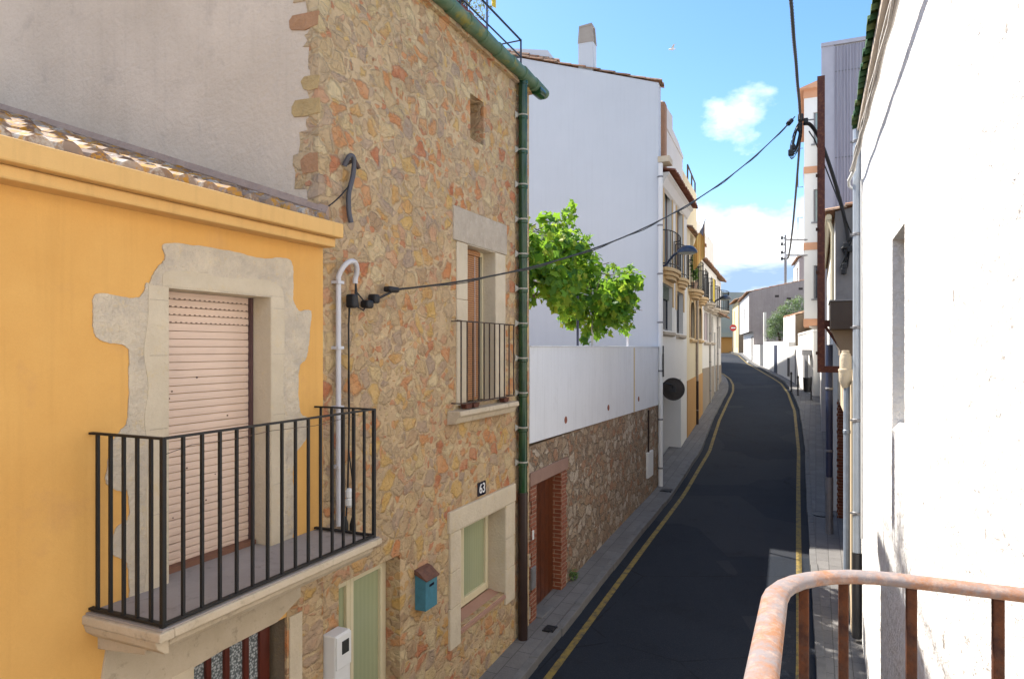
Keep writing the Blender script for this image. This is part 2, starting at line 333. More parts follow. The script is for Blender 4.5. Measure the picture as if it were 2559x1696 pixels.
class MB:
    def __init__(s): s.v = []; s.f = []
    def add(s, vs, fs):
        n = len(s.v); s.v += [tuple(p) for p in vs]; s.f += [tuple(i + n for i in f) for f in fs]; return s
    def box(s, x0, x1, y0, y1, z0, z1):
        return s.add([(x0, y0, z0), (x1, y0, z0), (x1, y1, z0), (x0, y1, z0), (x0, y0, z1), (x1, y0, z1), (x1, y1, z1), (x0, y1, z1)],
                     [(0, 3, 2, 1), (4, 5, 6, 7), (0, 1, 5, 4), (1, 2, 6, 5), (2, 3, 7, 6), (3, 0, 4, 7)])
    def quad(s, a, b, c, d): return s.add([a, b, c, d], [(0, 1, 2, 3)])
    def prism(s, pts, axis, a, b):
        """polygon swept along an axis: pts are (x,z) for 'y', (y,z) for 'x', (x,y) for 'z'"""
        def P(p, t):
            return {'y': (p[0], t, p[1]), 'x': (t, p[0], p[1]), 'z': (p[0], p[1], t)}[axis]
        n = len(pts)
        vs = [P(p, a) for p in pts] + [P(p, b) for p in pts]
        fs = [tuple(range(n))[::-1], tuple(range(n, 2 * n))] + [(i, (i + 1) % n, n + (i + 1) % n, n + i) for i in range(n)]
        return s.add(vs, fs)
    def tube(s, path, r, n=8, caps=True, flat=None):
        """round (or flattened) bar along a path; r may be a list"""
        P = [Vector(p) for p in path]; k = len(P)
        rr = r if isinstance(r, (list, tuple)) else [r] * k
        vs = []; fs = []
        up = Vector((0, 0, 1))
        last = None
        for i, p in enumerate(P):
            t = (P[min(i + 1, k - 1)] - P[max(i - 1, 0)]).normalized()
            a = last if last is not None else t.cross(up)
            if a.length < .05 or abs(a.normalized().dot(t)) > .97: a = t.cross(Vector((0, 1, 0)))
            a = (a - t * a.dot(t)).normalized(); last = a
            b = a.cross(t).normalized()
            for j in range(n):
                th = 2 * math.pi * (j + .5) / n
                u, w = math.cos(th) * rr[i], math.sin(th) * rr[i]
                if flat: u, w = u * flat[0], w * flat[1]
                vs.append(p + a * u + b * w)
        for i in range(k - 1):
            for j in range(n):
                q = (j + 1) % n
                fs.append((i * n + j, i * n + q, (i + 1) * n + q, (i + 1) * n + j))
        if caps: fs += [tuple(range(n))[::-1], tuple(range((k - 1) * n, k * n))]
        return s.add(vs, fs)
    def bar(s, p, q, w, h=None):
        """square bar between two points"""
        h = h or w
        return s.tube([p, q], 1.0, 4, True, (w * .7071, h * .7071))
    def lathe(s, c, prof, n=16, axis='z'):
        vs = []; fs = []
        for (r, t) in prof:
            for j in range(n):
                th = 2 * math.pi * j / n; u, w = r * math.cos(th), r * math.sin(th)
                vs.append({'z': (c[0] + u, c[1] + w, c[2] + t), 'x': (c[0] + t, c[1] + u, c[2] + w), 'y': (c[0] + u, c[1] + t, c[2] + w)}[axis])
        for i in range(len(prof) - 1):
            for j in range(n):
                q = (j + 1) % n
                fs.append((i * n + j, i * n + q, (i + 1) * n + q, (i + 1) * n + j))
        fs += [tuple(range(n))[::-1], tuple(range((len(prof) - 1) * n, len(prof) * n))]
        return s.add(vs, fs)
    def wall(s, x0, x1, z0, z1, yf, holes, depth, sgn=1):
        """a wall block with recessed openings (x0,x1,z0,z1,depth); sgn=-1 for a wall whose body lies towards -y"""
        xs = sorted({x0, x1, *[h[0] for h in holes], *[h[1] for h in holes]})
        zs = sorted({z0, z1, *[h[2] for h in holes], *[h[3] for h in holes]})
        for i in range(len(xs) - 1):
            for j in range(len(zs) - 1):
                cx, cz = (xs[i] + xs[i + 1]) / 2, (zs[j] + zs[j + 1]) / 2
                if any(h[0] < cx < h[1] and h[2] < cz < h[3] for h in holes): continue
                s.quad((xs[i], yf, zs[j]), (xs[i + 1], yf, zs[j]), (xs[i + 1], yf, zs[j + 1]), (xs[i], yf, zs[j + 1]))
        for (a, b, c, d, dp) in holes:
            y2 = yf + sgn * dp
            s.quad((a, yf, c), (b, yf, c), (b, y2, c), (a, y2, c)); s.quad((a, yf, d), (b, yf, d), (b, y2, d), (a, y2, d))
            s.quad((a, yf, c), (a, yf, d), (a, y2, d), (a, y2, c)); s.quad((b, yf, c), (b, yf, d), (b, y2, d), (b, y2, c))
            s.quad((a, y2, c), (b, y2, c), (b, y2, d), (a, y2, d))
        yb = yf + sgn * depth
        s.quad((x0, yf, z0), (x0, yf, z1), (x0, yb, z1), (x0, yb, z0)); s.quad((x1, yf, z0), (x1, yf, z1), (x1, yb, z1), (x1, yb, z0))
        s.quad((x0, yf, z1), (x1, yf, z1), (x1, yb, z1), (x0, yb, z1)); s.quad((x0, yb, z0), (x1, yb, z0), (x1, yb, z1), (x0, yb, z1))
        return s
    def roof(s, x0, x1, y0, y1, z0, slope, pitch=.22, row=.38, jit=.012, cap=True):
        """barrel tiles: courses climb in +y from y0 (or -y when y1 < y0), every tile an island of its own"""
        sg = 1 if y1 > y0 else -1
        L = abs(y1 - y0); nx = max(1, round((x1 - x0) / pitch)); ny = max(1, round(L / row))
        pitch = (x1 - x0) / nx; row = L / ny; n = 5
        for i in range(nx):
            for j in range(ny):
                xc = x0 + (i + .5) * pitch + random.uniform(-jit, jit); ra = pitch * .40
                d0 = j * row - (.0 if j else random.uniform(0, .03)); d1 = d0 + row * 1.14
                dz = random.uniform(-jit, jit) * .7
                vs = []
                for (d, r_, lift) in ((d0, ra * 1.08, .022), (min(d1, L), ra * .92, 0.0)):
                    for k in range(n + 1):
                        th = math.pi * k / n
                        vs.append((xc + r_ * math.cos(th), y0 + sg * d, z0 + d * slope + lift + dz + .03 + r_ * .72 * math.sin(th)))
                s.add(vs, [(k, k + 1, n + 2 + k, n + 1 + k) for k in range(n)] + [tuple(range(n + 1))])
                # channel tile between
                xa, xb = xc + ra * .7, xc + pitch - ra * .7
                zz = [z0 + d0 * slope + .055, z0 + min(d1, L) * slope + .035]
                s.add([(xa, y0 + sg * d0, zz[0]), (xb, y0 + sg * d0, zz[0]), (xb, y0 + sg * min(d1, L), zz[1]), (xa, y0 + sg * min(d1, L), zz[1]),
                       ((xa + xb) / 2, y0 + sg * d0, zz[0] - .04), ((xa + xb) / 2, y0 + sg * min(d1, L), zz[1] - .04)],
                      [(0, 4, 5, 3), (4, 1, 2, 5)])
        return s
    def build(s, name, mat, parent=None, frame=None, bevel=0, smooth=False, base=None, ang=30):
        me = bpy.data.meshes.new(name)
        off = Vector((0, 0, 0))
        if parent is not None: off = ROOTS.get(root_of(parent).name, off)
        elif base is not None: off = Vector(base)
        me.from_pydata([tuple(Vector(p) - off) for p in s.v], [], s.f)
        me.validate()
        bm = bmesh.new(); bm.from_mesh(me); bmesh.ops.recalc_face_normals(bm, faces=bm.faces); bm.to_mesh(me); bm.free()
        for m in (mat if isinstance(mat, (list, tuple)) else [mat]): me.materials.append(m if not isinstance(m, str) else M[m])
        if smooth:
            me.shade_smooth()
            me.set_sharp_from_angle(angle=rad(ang))
        o = bpy.data.objects.new(name, me); C.objects.link(o)
        if parent is not None: o.parent = parent
        elif frame is not None:
            o.location = frame.world(*off); o.rotation_euler = (0, 0, frame.ang)
            ROOTS[o.name] = off
        if bevel:
            b = o.modifiers.new('bevel', 'BEVEL'); b.width = bevel; b.segments = 2; b.limit_method = 'ANGLE'
        return o
def put(src, parent, loc, name=None):
    """a copy of a part, moved in its thing's frame"""
    o = src.copy(); C.objects.link(o); o.parent = parent; o.location = loc; return o
def arc(cx, cy, r, a0, a1, n=8):
    return [(cx + r * math.cos(rad(a0 + (a1 - a0) * i / n)), cy + r * math.sin(rad(a0 + (a1 - a0) * i / n))) for i in range(n + 1)]
def sag(p, q, drop, n=16):
    p, q = Vector(p), Vector(q)
    return [p.lerp(q, i / n) - Vector((0, 0, drop * 4 * (i / n) * (1 - i / n))) for i in range(n + 1)]
def spl(P, k=5):
    P = [Vector(p) for p in P]; out = []
    for i in range(len(P) - 1):
        a, b, c, d = P[max(i - 1, 0)], P[i], P[i + 1], P[min(i + 2, len(P) - 1)]
        for j in range(k):
            t = j / k
            out.append(.5 * ((2 * b) + (c - a) * t + (2 * a - 5 * b + 4 * c - d) * t * t + (3 * b - a - 3 * c + d) * t ** 3))
    return out + [P[-1]]
def wob(pts, a=.01):
    return [(x + random.uniform(-a, a), z + random.uniform(-a, a)) for x, z in pts]
def smooth_poly(pts, k=2):
    for _ in range(k):
        q = []
        for i in range(len(pts)):
            a, b = pts[i], pts[(i + 1) % len(pts)]
            q += [(a[0] * .75 + b[0] * .25, a[1] * .75 + b[1] * .25), (a[0] * .25 + b[0] * .75, a[1] * .25 + b[1] * .75)]
        pts = q
    return pts

# pavement height along the street, as (world Y, height relative to the eye)
G = [(-30, -4.9), (0, -4.3), (5, -4.12), (9.7, -3.93), (13.2, -3.76), (17.2, -3.6), (20, -3.3), (22.9, -3.02), (25.3, -2.82), (29.9, -2.4), (33.4, -2.05), (36.2, -1.77),
     (39, -1.58), (42, -1.43), (46, -1.25), (50, -1.05), (60, -.56), (67, -.47), (120, -.4)]
def tab(t, x):
    if x <= t[0][0]: return t[0][1]
    for (a, b), (c, d) in zip(t, t[1:]):
        if x <= c: return b + (d - b) * (x - a) / (c - a)
    return t[-1][1]
def g(Y): return tab(G, Y)
def gf(frame, x, y): return g(frame.world(x, y)[1])

# ================================================================== YELLOW HOUSE
yh = thing('yellow_house', 'yellow stuccoed house with a pink roller shutter and an iron balcony', 'house', A, (0.0, 0, -4.4))
yf = -.03
MB().wall(-7.5, 4.48, -4.7, .82, yf, [(3.01, 3.89, -1.47, .38, .26), (3.20, 4.08, -4.35, -2.05, .3)], 5.5).build('wall', 'yellow', yh)
b = MB(); b.box(-7.5, 4.47, -.17, .25, .81, .88); b.build('cornice', 'yellow_trim', yh, bevel=.012)
b = MB(); b.box(-7.5, 4.49, -.235, .25, .882, 1.0); b.build('fascia', 'yellow_trim', yh, bevel=.012)
MB().roof(-5.0, 4.44, -.12, 4.6, .975, .338, .18, .31, .014).build('roof', 'old_tile', yh)
b = MB(); b.prism([(-.1, 1.0), (4.6, 2.56), (4.6, .9), (-.1, .9)], 'x', -7.5, 4.4); b.build('roof_bed', 'cut_stone', yh)
b = MB(); b.add([(4.466, -.1, 1.15), (4.466, 4.6, 2.73), (4.43, 4.6, 2.67), (4.43, -.1, 1.09), (4.466, -.1, 1.0), (4.466, 4.6, 2.6)], [(0, 1, 2, 3), (3, 2, 5, 4), (0, 3, 4), (1, 5, 2)]); b.build('roof_flashing', plaster('mortar_fillet', (.40, .29, .225), (.30, .21, .165), 6, 20, .8, .02), yh)
# stone dressings round the balcony door: tooled blocks shown through a ragged plaster edge
def slabpoly(pts, t, name, mat, parent, y0=None, k=1, w=.006):
    b = MB(); y0 = yf if y0 is None else y0
    b.prism(smooth_poly(wob(pts, w), k), 'y', y0 - t, y0 - .001 + .02)
    return b.build(name, mat, parent)
M['weathered'] = plaster('weathered_stone', (.69, .585, .43), (.47, .405, .325), 5.0, 24, 1.0, .025, .95, stain=(.66, .50, .26))
def ragged(outer, inner, t, name, m):
    e = wob([(p.x, p.z) for p in spl([(x, 0, z) for x, z in wob(outer, .009)], 7)], .0035)
    b = MB(); b.prism(e + inner, 'y', yf - t, yf + .02); return b.build(name, m, yh)
ragged([(2.745, -1.466), (2.75, -1.30), (2.71, -1.24), (2.64, -1.17), (2.66, -1.05), (2.745, -1.0), (2.74, -.85), (2.68, -.82), (2.615, -.77), (2.61, -.66), (2.64, -.55), (2.70, -.49), (2.74, -.40), (2.75, -.15), (2.735, .0), (2.60, .03), (2.54, .08), (2.525, .19), (2.55, .295), (2.70, .29), (2.82, .31), (2.87, .386)],
       [(3.009, .379), (3.009, -1.466)], .008, 'jamb', 'weathered')
ragged([(4.12, -1.466), (4.15, -1.22), (4.125, -1.0), (4.15, -.82), (4.23, -.76), (4.305, -.67), (4.30, -.57), (4.22, -.53), (4.19, -.46), (4.185, -.3), (4.20, -.15), (4.26, -.1), (4.295, .02), (4.325, .16), (4.32, .285), (4.20, .29), (4.14, .34), (4.12, .386)],
       [(3.891, .379), (3.891, -1.466)], .008, 'jamb', 'weathered')
ragged([(2.87, .377), (2.93, .47), (2.985, .56), (2.98, .635), (3.2, .655), (3.5, .668), (3.78, .655), (4.04, .675), (4.115, .635), (4.13, .5), (4.12, .377)], [], .0088, 'lintel', 'weathered')
for side, xi, xo in ((-1, 3.0085, 2.86), (1, 3.8915, 4.03)):
    edge = [(xo + random.uniform(-.02, .02), -1.466 + 1.847 * i / 9) for i in range(10)]
    edge = [(p.x, p.z) for p in spl([(x, 0, z) for x, z in edge], 5)]
    b = MB(); b.prism([(xi, -1.466)] + edge + [(xi, .378)], 'y', yf - .011, yf + .02); b.build('jamb_face', 'cut_stone', yh)
    for zj in (.29, -.05, -.50, -1.02):
        b = MB(); b.box(min(xi, xo) + .02, max(xi, xo) - .004, yf - .0122, yf - .0105, zj, zj + .005); b.build('jamb_joint', 'rough_stone', yh)
edge = [(p.x, p.z) for p in spl([(2.97, 0, .384), (2.99, 0, .47), (3.2, 0, .49), (3.5, 0, .475), (3.8, 0, .495), (3.98, 0, .46), (4.02, 0, .384)], 4)]
b = MB(); b.prism(edge, 'y', yf - .0112, yf + .02); b.build('lintel_face', 'cut_stone', yh)
# linings of the opening
b = MB(); b.box(3.885, 3.893, yf - .009, yf + .25, -1.468, .379); b.build('jamb_lining', 'cut_stone', yh)
b = MB(); b.box(3.007, 3.015, yf - .009, yf + .25, -1.468, .379); b.build('jamb_lining', 'cut_stone', yh)
b = MB(); b.box(3.016, 3.884, yf - .008, yf + .25, .372, .381); b.build('lintel_lining', 'cut_stone', yh)
# roller shutter of interlocking slats
b = MB(); zt = .37; k = 0
while zt > -1.42:
    z0 = max(zt - .052, -1.43)
    bowed = .0015 * math.sin(k * 1.7)
    b.prism([(yf + .188 + bowed, zt - .001), (yf + .186 + bowed, (zt + z0) / 2), (yf + .188 + bowed, z0 + .003), (yf + .205, z0 + .002), (yf + .205, zt - .004)], 'x', 3.02, 3.86)
    zt -= .052; k += 1
sh = b.build('roller_shutter', 'shutter', yh)
b = MB()
for r_ in range(4):
    for i in range(20):
        x = 3.045 + i * .041 + (r_ % 2) * .012
        z = .326 - r_ * .052
        b.box(x, x + .014, yf + .1835, yf + .19, z - .004, z + .002)
for i in range(16):
    x, z = random.uniform(3.05, 3.8), random.uniform(-1.2, .1); d = random.uniform(.004, .007)
    b.lathe((x, yf + .187, z), [(d, -.004), (d, .002)], 6, 'y')
tag(b.build('slot', 'shutter_hole', sh), kind='stuff')
b = MB(); b.box(3.02, 3.88, yf + .13, yf + .21, -1.468, -1.43); b.build('threshold', plain('brown_threshold', (.22, .10, .06), .7), yh)
b = MB(); b.box(3.862, 3.884, yf + .16, yf + .215, -1.43, .37); b.build('shutter_guide', plain('dark_guide', (.10, .05, .05), .6), yh)
b = MB(); b.box(4.072, 4.079, yf + .002, yf + .29, -4.3, -2.052); b.build('door_reveal', 'olive_wall', yh)
# balcony slab with a moulded edge
prof = [(.02, -1.475), (-.64, -1.475), (-.645, -1.52), (-.61, -1.535), (-.60, -1.565), (-.57, -1.60), (-.50, -1.625), (-.42, -1.635), (-.41, -1.66), (0.02, -1.70)]
b = MB(); b.prism([(y + .0, z) for y, z in prof], 'x', 2.56, 4.37)
for (x0, x1, s) in ((2.47, 2.56, -1), (4.37, 4.44, 1)):
    b.box(x0, x1, -.64, -.02, -1.525, -1.475) if s < 0 else b.box(x0, x1, -.64, -.02, -1.522, -1.477)
b.prism([(2.56, -1.526), (2.475, -1.526), (2.49, -1.57), (2.535, -1.61), (2.56, -1.62)], 'y', -.60, -.025)
b.build('balcony_slab', 'slab', yh, bevel=.008)
b = MB(); b.prism([(2.49, -.63), (4.42, -.63), (4.42, -.031), (3.888, -.031), (3.888, .12), (3.012, .12), (3.012, -.031), (2.49, -.031)], 'z', -1.474, -1.464); b.build('balcony_floor', 'slab_top', yh)
# balcony railing
b = MB()
pth = [(2.52, -.03), (2.52, -.60), (4.385, -.60), (4.385, -.03)]
for (p, q) in zip(pth, pth[1:]):
    b.bar((p[0], p[1], -.475), (q[0], q[1], -.475), .028, .012)
    b.bar((p[0], p[1], -1.448), (q[0], q[1], -1.448), .03, .014)
for x in (2.52, 4.385): b.bar((x, -.60, -1.474), (x, -.60, -.47), .024)
rail = b.build('balcony_railing', 'iron', yh)
bal = MB().bar((0, 0, -1.455), (0, 0, -.478), .0165).build('baluster', 'iron', None)
bal.parent = rail
first = True
def baluster(x, y):
    global first
    z = -ROOTS[yh.name][2]
    if first: bal.location = (x, y, z); first = False
    else: put(bal, rail, (x, y, z))
for i in range(1, 15): baluster(2.52 + 1.865 * i / 15, -.60)
for i in range(1, 6):
    baluster(2.52, -.03 - .57 * (i - .45) / 5.4); baluster(4.385, -.03 - .57 * (i - .45) / 5.4)
b = MB()
b.tube([(2.55, -.59, -.56), (2.7, -.6, -.53), (3.0, -.605, -.535), (3.3, -.6, -.52), (3.7, -.607, -.53), (4.2, -.6, -.5)], .0022, 4)
b.build('wire', 'thin_iron', rail)
# ground-floor door in its stone frame, bare masonry beside it
slabpoly([(2.60, -1.72), (2.63, -1.64), (4.2, -1.64), (4.2, -2.05), (3.2, -2.05), (3.0, -2.12), (2.85, -2.32), (2.60, -2.3), (2.56, -2.0)], .012, 'lintel_rubble', 'slab', yh)
slabpoly([(4.06, -1.68), (4.478, -1.66), (4.478, -4.5), (4.06, -4.5)], .004, 'masonry', 'stone', yh, k=0, w=0)
slabpoly([(4.20, -1.71), (4.31, -1.68), (4.30, -1.80), (4.23, -1.84)], .009, 'paint_patch', 'yellow', yh)
for (x0, x1) in ((3.03, 3.199), (4.081, 4.22)):
    for zt, zb in ((-2.06, -2.6), (-2.605, -3.3), (-3.305, -4.4)):
        b = MB(); b.box(x0, x1, yf - .016, yf + .02, zb, zt); b.build('jamb', 'cut_stone', yh, bevel=.006)
b = MB()
for x in (3.21, 3.40, 3.56, 3.74, 3.89): b.box(x, x + .045 if x < 3.8 else x + .10, yf + .10, yf + .16, -4.35, -2.06)
b.box(3.21, 4.07, yf + .11, yf + .155, -2.12, -2.055); b.box(3.21, 4.07, yf + .11, yf + .155, -3.6, -3.4)
door = b.build('door', 'red_wood', yh, bevel=.006)
b = MB(); b.box(3.22, 3.98, yf + .125, yf + .14, -3.4, -2.12); b.build('door_glass', 'lace', door)
b = MB(); b.box(3.22, 3.98, yf + .12, yf + .14, -4.35, -3.6); b.build('door_panel', 'red_wood', door)

# ================================================================== STONE HOUSE
st = thing('stone_house', 'tall rubble-stone house with a green clay gutter and downpipe', 'house', A, (4.48, 0, -4.2))
MB().wall(4.48, 8.95, -4.6, 3.66, 0.0, [(7.15, 7.50, 2.47, 3.0, .3), (7.06, 7.82, -.66, 1.21, .26), (6.87, 8.10, -3.2, -2.06, .36), (4.72, 5.66, -3.45, -2.02, .28)], 6.0).build('wall', 'stone', st)
# party wall seen above the yellow house: grey render with stone quoins showing at the corner
b = MB(); b.prism([(.012, .3), (8.5, .3), (8.5, 6.6), (.5, 3.9), (.012, 3.66)], 'x', 4.466, 4.70); b.build('side_wall', 'grey_plaster', st)
q = [(-.002, .2)]
z = .2
while z < 3.8:
    h = random.uniform(.09, .2); w_ = random.choice((.08, .13, .10, .18, .24, .12))
    q += [(w_ + random.uniform(-.03, .03), z + .01), (w_ + random.uniform(-.03, .03), z + h * .5), (w_ + random.uniform(-.03, .03), min(z + h, 3.8))]; z += h
q += [(-.002, 3.8)]
b = MB(); b.prism(q, 'x', 4.459, 4.4802); b.build('corner_stonework', 'stone', st)
for zq, w_, h_, c in ((1.44, .17, .15, 'orange'), (1.92, .27, .13, 'ochre'), (2.13, .17, .1, 'ochre'), (2.64, .30, .12, 'orange'), (3.30, .24, .14, 'orange')):
    col = {'orange': (.46, .25, .13), 'ochre': (.50, .35, .16)}[c]
    if c + '_block' not in M: M[c + '_block'] = plaster(c + '_block', col, tuple(x * .75 for x in col), 8, 25, .9, .02)
    b = MB(); b.prism(wob([(-.002, zq), (w_ * .5, zq - .01), (w_ - .02, zq + .01), (w_, zq + h_ * .25), (w_ + .01, zq + h_ * .7), (w_ - .03, zq + h_), (w_ * .5, zq + h_ + .01), (-.002, zq + h_)], .009), 'x', 4.4545, 4.47)
    b.build('corner_stone', c + '_block', st)
# niche: shelf of mortar
# roof terrace and gutter of overlapping clay half-pipes
b = MB(); b.box(4.70, 8.9, .0, 5.9, 3.661, 3.70); b.build('roof_terrace', 'terracotta', st)
b = MB()
x = 4.42
i = 0
while x < 8.9:
    L = .40
    r0, r1 = .093 + random.uniform(-.004, .004), .078
    zc = 3.69 + random.uniform(-.006, .006)
    b.lathe((x, -.11, zc), [(r0 * .9, 0), (r0, .012), (r0, .03), (r1, L + .05)], 14, 'x')
    x += L; i += 1
gut = b.build('gutter', 'green_gutter', st, smooth=True)
b = MB(); b.lathe((8.93, -.13, 3.62), [(.075, -.04), (.08, 0), (.078, .17), (.066, .18), (.03, .182)], 14, 'x'); b.build('gutter_spout', 'green_glaze', gut, smooth=True)
b = MB(); b.box(4.48, 8.95, -.06, .02, 3.58, 3.655); b.build('eaves_course', 'stone', st)
b = MB(); z = 3.62
jz = []
while z > -1.9:
    L = min(.47, z + 1.98); b.lathe((8.53, -.085, z - L), [(.058, 0), (.062, .02), (.062, L - .06), (.07, L - .05), (.07, L)], 14); jz.append(z - L); z -= L
dp = b.build('downpipe', 'green_glaze', st, smooth=True)
for zj in jz[:-1]:
    b = MB(); b.lathe((8.53, -.085, zj - .012), [(.068, 0), (.074, .006), (.074, .016), (.068, .022)], 14)
    b.add([(8.44, -.01, zj - .05), (8.46, -.04, zj), (8.44, -.01, zj + .05), (8.50, -.06, zj)], [(0, 1, 3), (1, 2, 3), (0, 1, 2)])
    b.build('pipe_joint', 'joint', dp)
b = MB(); b.lathe((8.53, -.085, -3.99), [(.066, 0), (.066, 2.0), (.07, 2.0), (.07, 2.03)], 14); b.build('pipe_foot', 'brown_pipe', dp, smooth=True)
# upper balcony window
b = MB()
for bx4 in ((6.80, 7.058, -.018, .02, -.66, .55), (6.80, 7.058, -.016, .02, .554, 1.205), (7.822, 8.12, -.018, .02, -.66, .3), (7.822, 8.12, -.016, .02, .304, 1.205)):
    b = MB(); b.box(*bx4); b.build('window_jamb', 'cut_stone', st, bevel=.008)
b = MB(); b.box(6.72, 8.16, -.02, .02, 1.212, 1.60); b.build('window_lintel', 'rough_stone', st, bevel=.01)
b = MB(); b.box(7.813, 7.821, -.014, .24, -.655, 1.205); b.box(7.068, 7.812, -.014, .24, 1.2, 1.208); b.build('window_lining', 'cut_stone', st)
b = MB(); b.box(7.07, 7.10, .16, .22, -.65, 1.2); b.box(7.60, 7.63, .16, .22, -.65, 1.2); b.box(7.78, 7.81, .16, .22, -.65, 1.2); b.box(7.10, 7.78, .165, .215, 1.15, 1.2)
fr = b.build('window_frame', 'cream_frame', st)
b = MB(); b.box(7.64, 7.78, .19, .2, -.65, 1.15); b.build('pane', 'dark_pane', fr)
b = MB(); b.box(7.09, 7.56, .10, .125, -.63, 1.17); b.lathe((7.09, .11, 1.15), [(.04, 0), (.04, .47)], 10, 'x')
bl = b.build('bamboo_blind', 'bamboo', st)
b = MB(); b.tube([(7.2, .094, 1.15), (7.2, .094, -.6)], .005, 5); b.tube([(7.45, .094, 1.15), (7.46, .094, -.6)], .004, 5); b.build('cord', 'pvc', bl)
b = MB(); b.prism([(.02, -.70), (-.16, -.70), (-.17, -.75), (-.13, -.78), (-.10, -.84), (.02, -.86)], 'x', 6.60, 8.22); b.build('window_sill', 'slab', st, bevel=.008)
pp = [(6.68, -.01), (6.68, -.13), (8.12, -.13), (8.12, -.01)]
b = MB()
for (p, q_) in zip(pp, pp[1:]): b.bar((p[0], p[1], .295), (q_[0], q_[1], .295), .022, .012)
b.bar((6.60, -.125, .30), (6.68, -.13, .30), .012)
rl = b.build('window_railing', 'thin_iron', st)
b = MB()
for (p, q_) in zip(pp, pp[1:]): b.bar((p[0], p[1], -.62), (q_[0], q_[1], -.62), .022, .012)
b.build('bottom_rail', 'thin_iron', rl)
o = MB().bar((0, 0, -.615), (0, 0, .29), .013).build('baluster', 'thin_iron', None); o.parent = rl
sx, sy, sz = ROOTS[st.name]
for i in range(11):
    lx = (6.68 + 1.44 * i / 10 - sx, -.13 - sy, -sz)
    if i == 0: o.location = lx
    else: put(o, rl, lx)
for x in (6.82, 7.0, 7.84):
    b = MB(); b.prism([(x, -.64), (x + .16, -.64), (x + .13, -.69), (x + .02, -.69)], 'y', -.12, -.05); b.build('planter_bracket', 'post', rl)
# lower window
b = MB(); b.box(6.60, 8.42, -.035, .02, -2.06, -1.82); b.build('window_lintel', 'cut_stone', st, bevel=.012)
for (x0, x1) in ((6.62, 6.868), (8.102, 8.40)):
    for zt, zb in ((-2.063, -2.5), (-2.504, -2.9), (-2.904, -3.36)):
        b = MB(); b.box(x0 + random.uniform(-.02, .02) if x0 < 7 else x0, x1 if x0 < 7 else x1 + random.uniform(-.03, .02), -.03, .02, zb, zt); b.build('window_jamb', 'cut_stone', st, bevel=.01)
b = MB(); b.box(8.093, 8.10, -.02, .34, -3.19, -2.066); b.box(6.88, 8.092, -.02, .34, -2.072, -2.062); b.build('window_lining', 'cut_stone', st)
def casement(x0, x1, z0, z1, y, parent, frame='cream_frame', pane='green_pane', mull=.36):
    b = MB(); t = .055
    b.box(x0, x0 + t, y - .03, y + .04, z0, z1); b.box(x1 - t, x1, y - .03, y + .04, z0, z1)
    b.box(x0 + t, x1 - t, y - .03, y + .04, z1 - t, z1); b.box(x0 + t, x1 - t, y - .03, y + .04, z0, z0 + t)
    f = b.build('window_frame', frame, parent, bevel=.006)
    xs = [x0 + t + .003, x0 + (x1 - x0) * mull, x1 - t - .003] if mull else [x0 + t + .003, x1 - t - .003]
    for a, c in zip(xs, xs[1:]):
        b = MB(); s = .05; a += .002; c -= .002; zz0, zz1 = z0 + t + .003, z1 - t - .003
        b.box(a, a + s, y - .045, y + .015, zz0, zz1); b.box(c - s, c, y - .045, y + .015, zz0, zz1)
        b.box(a + s, c - s, y - .045, y + .015, zz1 - s, zz1); b.box(a + s, c - s, y - .045, y + .015, zz0, zz0 + s)
        b.build('sash', frame, f, bevel=.006)
        b = MB(); b.box(a + s, c - s, y - .012, y - .004, zz0 + s, zz1 - s); b.build('pane', pane, f)
    return f
casement(6.90, 8.088, -3.16, -2.075, .25, st)
b = MB(); b.prism([(-.03, -3.26), (-.03, -3.225), (.21, -3.165), (.21, -3.22)], 'x', 6.872, 8.098); b.build('window_sill', plaster('clay_sill', (.42, .25, .18), (.36, .2, .14), 3, 30), st)
casement(4.74, 5.655, -3.42, -2.03, .19, st)
b = MB(); b.prism([(-.02, -3.50), (-.02, -3.455), (.15, -3.425), (.15, -3.48)], 'x', 4.70, 5.66); b.build('window_sill', plaster('clay_sill_2', (.36, .18, .12), (.3, .15, .1), 3, 30), st)
# roof-terrace railing
b = MB()
for z, r_ in ((4.24, .014), (4.01, .011)):
    b.tube([(5.2, .0, z), (8.66, .0, z)], r_, 6); b.tube([(8.66, .0, z), (8.66, 2.6, z)], .011, 6)
for x in (5.2, 6.9, 8.66): b.tube([(x, .0, 3.69), (x, .0, 4.25)], .014, 6)
b.build('terrace_railing', plain('dark_railing', (.02, .03, .05), .5), st)

# small things fixed to the two facades
t = thing('mailbox', 'teal letterbox with a rusty sloping lid on the rubble wall', 'mailbox', A, (5.93, -.01, -2.62))
b = MB(); b.prism([(0.0, -2.66), (-.13, -2.66), (-.13, -2.36), (0.0, -2.30)], 'x', 5.93, 6.16); b.build('box', 'teal', t, bevel=.006)
b = MB(); b.prism([(0.0, -2.297), (-.15, -2.357), (-.15, -2.345), (-.05, -2.265), (0, -2.25)], 'x', 5.915, 6.175); b.build('lid', 'mail_rust', t, bevel=.004)
b = MB(); b.box(6.0, 6.09, -.1325, -.128, -2.43, -2.405); b.build('slot', 'black_enamel', t)
t = thing('number_plaque', 'dark blue house number plaque reading 63 above the stone lintel', 'plaque', A, (7.33, 0, -1.78))
b = MB(); b.box(7.33, 7.53, -.018, .0, -1.79, -1.625); b.build('plate', 'black_enamel', t, bevel=.003)
